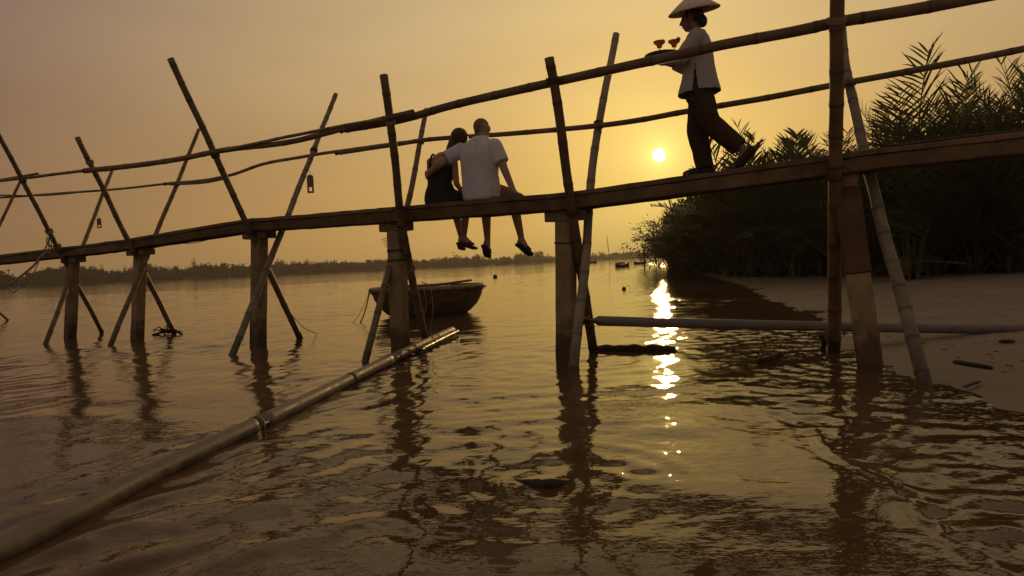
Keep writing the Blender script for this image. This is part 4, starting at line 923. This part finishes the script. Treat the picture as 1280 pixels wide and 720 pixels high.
mb = MB(); p_ell(mb, (0, .035, 1.505), (.080, .098, .09)); p_ell(mb, (0, -.045, 1.44), (.045, .045, .06)); grow('hair', mb, .007, m_hair_b, wk, 3, lambda bm: cut(bm, lambda c: c.y > .10 and c.z < 1.545))
for sx in (-1, 1): mb = MB(); p_ell(mb, HP(sx * .030, .078, .004), (.012, .007, .006)); mb.build('eye', m_eye, wk)
for (a, h_, bl, to) in (((.08, -.02, .085), (.08, -.055, .045), (.08, .10, .038), (.08, .165, .03)), ((-.08, -.385, .185), (-.08, -.445, .165), (-.08, -.335, .055), (-.08, -.285, .035))):
    mb = MB(); p_caps(mb, V3(*h_) + V3(0, -.004, .012), bl, .045, .046); p_caps(mb, bl, to, .048, .036); p_caps(mb, V3(*h_) + V3(0, .01, .03), V3(*h_) + V3(0, .01, .03), .046, .046); grow('shoe', mb, .007, m_leather, wk, 4)
# conical hat: thin leaf cone on hoops, with a pink lining scarf
hat = MB(); R_ = .242; prof = [(.002, .180), (.03, .160), (.09, .112), (.16, .064), (R_, .0)]; lathe(prof + [(R_ - .004, -.004)] + [(r - .002 if r > .01 else .001, z - .008) for r, z in prof[::-1]], 44, hat)
HB = V3(0, .030, 1.548); tl = Euler((math.radians(-3), math.radians(-11), 0)).to_matrix(); hat.V = [tuple(tl @ Vector(v) + HB) for v in hat.V]; ho = hat.build('conical_hat', m_straw, wk)
mb = MB()
for k in range(1, 5): f = k / 4.6; tube([tuple(tl @ V3((R_ * f + .002) * math.cos(a), (R_ * f + .002) * math.sin(a), .180 * (1 - f) - .012) + HB) for a in np.linspace(0, 6.283, 37)], .0035, 5, mb, closed_ends=False)
mb.build('hoop', m_straw, ho)
mb = MB()
for sx in (-1, 1):
    P = [(sx * .10, .055 - .01, 1.565), (sx * .088, .062, 1.50), (sx * .078, .075, 1.43), (sx * .045, .085, 1.375)]; C_ = catmull(P, 5)
    for i in range(len(C_) - 1):
        a, c = C_[i], C_[i + 1]; mb.add([a + V3(0, -.008, 0), a + V3(0, .008, 0), c + V3(0, .008, 0), c + V3(0, -.008, 0)], [(0, 1, 2, 3)])
for k in range(28):
    a = 6.283 * k / 28; a2 = 6.283 * (k + 1) / 28; r1_, r2_ = .098, .150; z1, z2 = 1.535, 1.568
    mb.add([V3(r1_ * math.cos(a), .04 + r1_ * 1.1 * math.sin(a), z1), V3(r1_ * math.cos(a2), .04 + r1_ * 1.1 * math.sin(a2), z1), V3(r2_ * math.cos(a2), .04 + r2_ * math.sin(a2), z2 + .004), V3(r2_ * math.cos(a), .04 + r2_ * math.sin(a), z2 + .004)], [(0, 1, 2, 3)])
mb.build('pink_scarf', m_scarf, ho)
# tray and two cocktails
def Wk(x, y, z): return kp + Euler((0, 0, rzW)).to_matrix() @ V3(x, y, z) * KS
m_tray = mat('tray_lacquer', (.035, .022, .014), .35, .3, 8, .1, 30, .5)
tp = Wk(0, .335, 1.146); tray = thing('serving_tray', 'round dark tray with raised rim held out by the walker', 'tray', tp, 0, world=False)
lathe([(.001, 0), (.155, .0), (.172, .012), (.180, .034), (.174, .035), (.165, .016), (.150, .009), (.001, .009)], 40).build('plate', m_tray, tray)
tube([(.177 * math.cos(a), .177 * math.sin(a), .035) for a in np.linspace(0, 6.283, 41)], .006, 6, closed_ends=False).build('rim', m_tray, tray)
mg = bpy.data.materials.new('clear_glass'); mg.use_nodes = True; gb = mg.node_tree.nodes['Principled BSDF']; gb.inputs['Transmission Weight'].default_value = 1; gb.inputs['Roughness'].default_value = .02; gb.inputs['IOR'].default_value = 1.45; gb.inputs['Base Color'].default_value = (.95, .93, .88, 1)
md_ = mat('cocktail_amber', (.50, .25, .06), .4, .2, 30, 0, 1, .4, transl=((.95, .52, .12), .75)); m_lime = mat('lime_slice', (.30, .34, .10), .5, .2, 30, 0, 1, .3)
def cocktail(c, label, rz):
    g_ = thing('cocktail_glass', label, 'glass', c, rz, 'cocktails on the tray', world=False)
    pr = [(.036, .0), (.034, .004), (.006, .009), (.0045, .065), (.010, .074), (.024, .086), (.027, .104), (.034, .113), (.055, .128), (.059, .146)]
    lathe(pr + [(r - .0018, z + .001) for r, z in pr[::-1] if z > .07], 28).build('goblet', mg, g_)
    lathe([(.001, .0775), (.0205, .0875), (.0245, .104), (.0315, .1145), (.0525, .129), (.0562, .141), (.001, .1445)], 28).build('drink', md_, g_)
    mb = MB(); V = [(.045, 0, .150)] + [(.045 + .022 * math.cos(a), .004 * math.sin(3 * a), .150 + .022 * math.sin(a)) for a in np.linspace(0, 6.283, 15)]; mb.add(V + [(x, y + .005, z) for x, y, z in V], [(0, k, k + 1) for k in range(1, 15)] + [(16, 16 + k + 1, 16 + k) for k in range(1, 15)] + [(k, 16 + k, 17 + k, k + 1) for k in range(1, 15)]); mb.build('lime_slice', m_lime, g_)
    tube([(-.01, 0, .10), (.035, .01, .185)], .0022, 6).build('straw', m_leather, g_)
cocktail(Wk(-.06, .355, 1.157), 'amber cocktail in the glass at the outer edge of the tray', .4); cocktail(Wk(-.01, .225, 1.157), 'amber cocktail in the glass nearer to the walker', -.6)
# ------------------------------------------------------------------ the hazy evening air
mh = bpy.data.materials.new('evening_haze'); mh.use_nodes = True; t = mh.node_tree; t.nodes.clear()
vo = N(t, 'ShaderNodeVolumePrincipled'); vo.inputs['Color'].default_value = (.95, .88, .78, 1); vo.inputs['Density'].default_value = .00042; vo.inputs['Anisotropy'].default_value = .35
o_ = N(t, 'ShaderNodeOutputMaterial'); t.links.new(vo.outputs[0], o_.inputs['Volume'])
x0, x1, y0, y1, z0, z1 = -900, 500, -40, 1120, -2.3, 17
V = [(x, y, z) for z in (z0, z1) for (x, y) in ((x0, y0), (x1, y0), (x1, y1), (x0, y1))]
tag(mesh_obj('haze', V, [(3, 2, 1, 0), (4, 5, 6, 7), (0, 1, 5, 4), (1, 2, 6, 5), (2, 3, 7, 6), (3, 0, 4, 7)], mh, None, False), 'thin warm haze filling the evening air over the river', 'haze', kind='stuff')
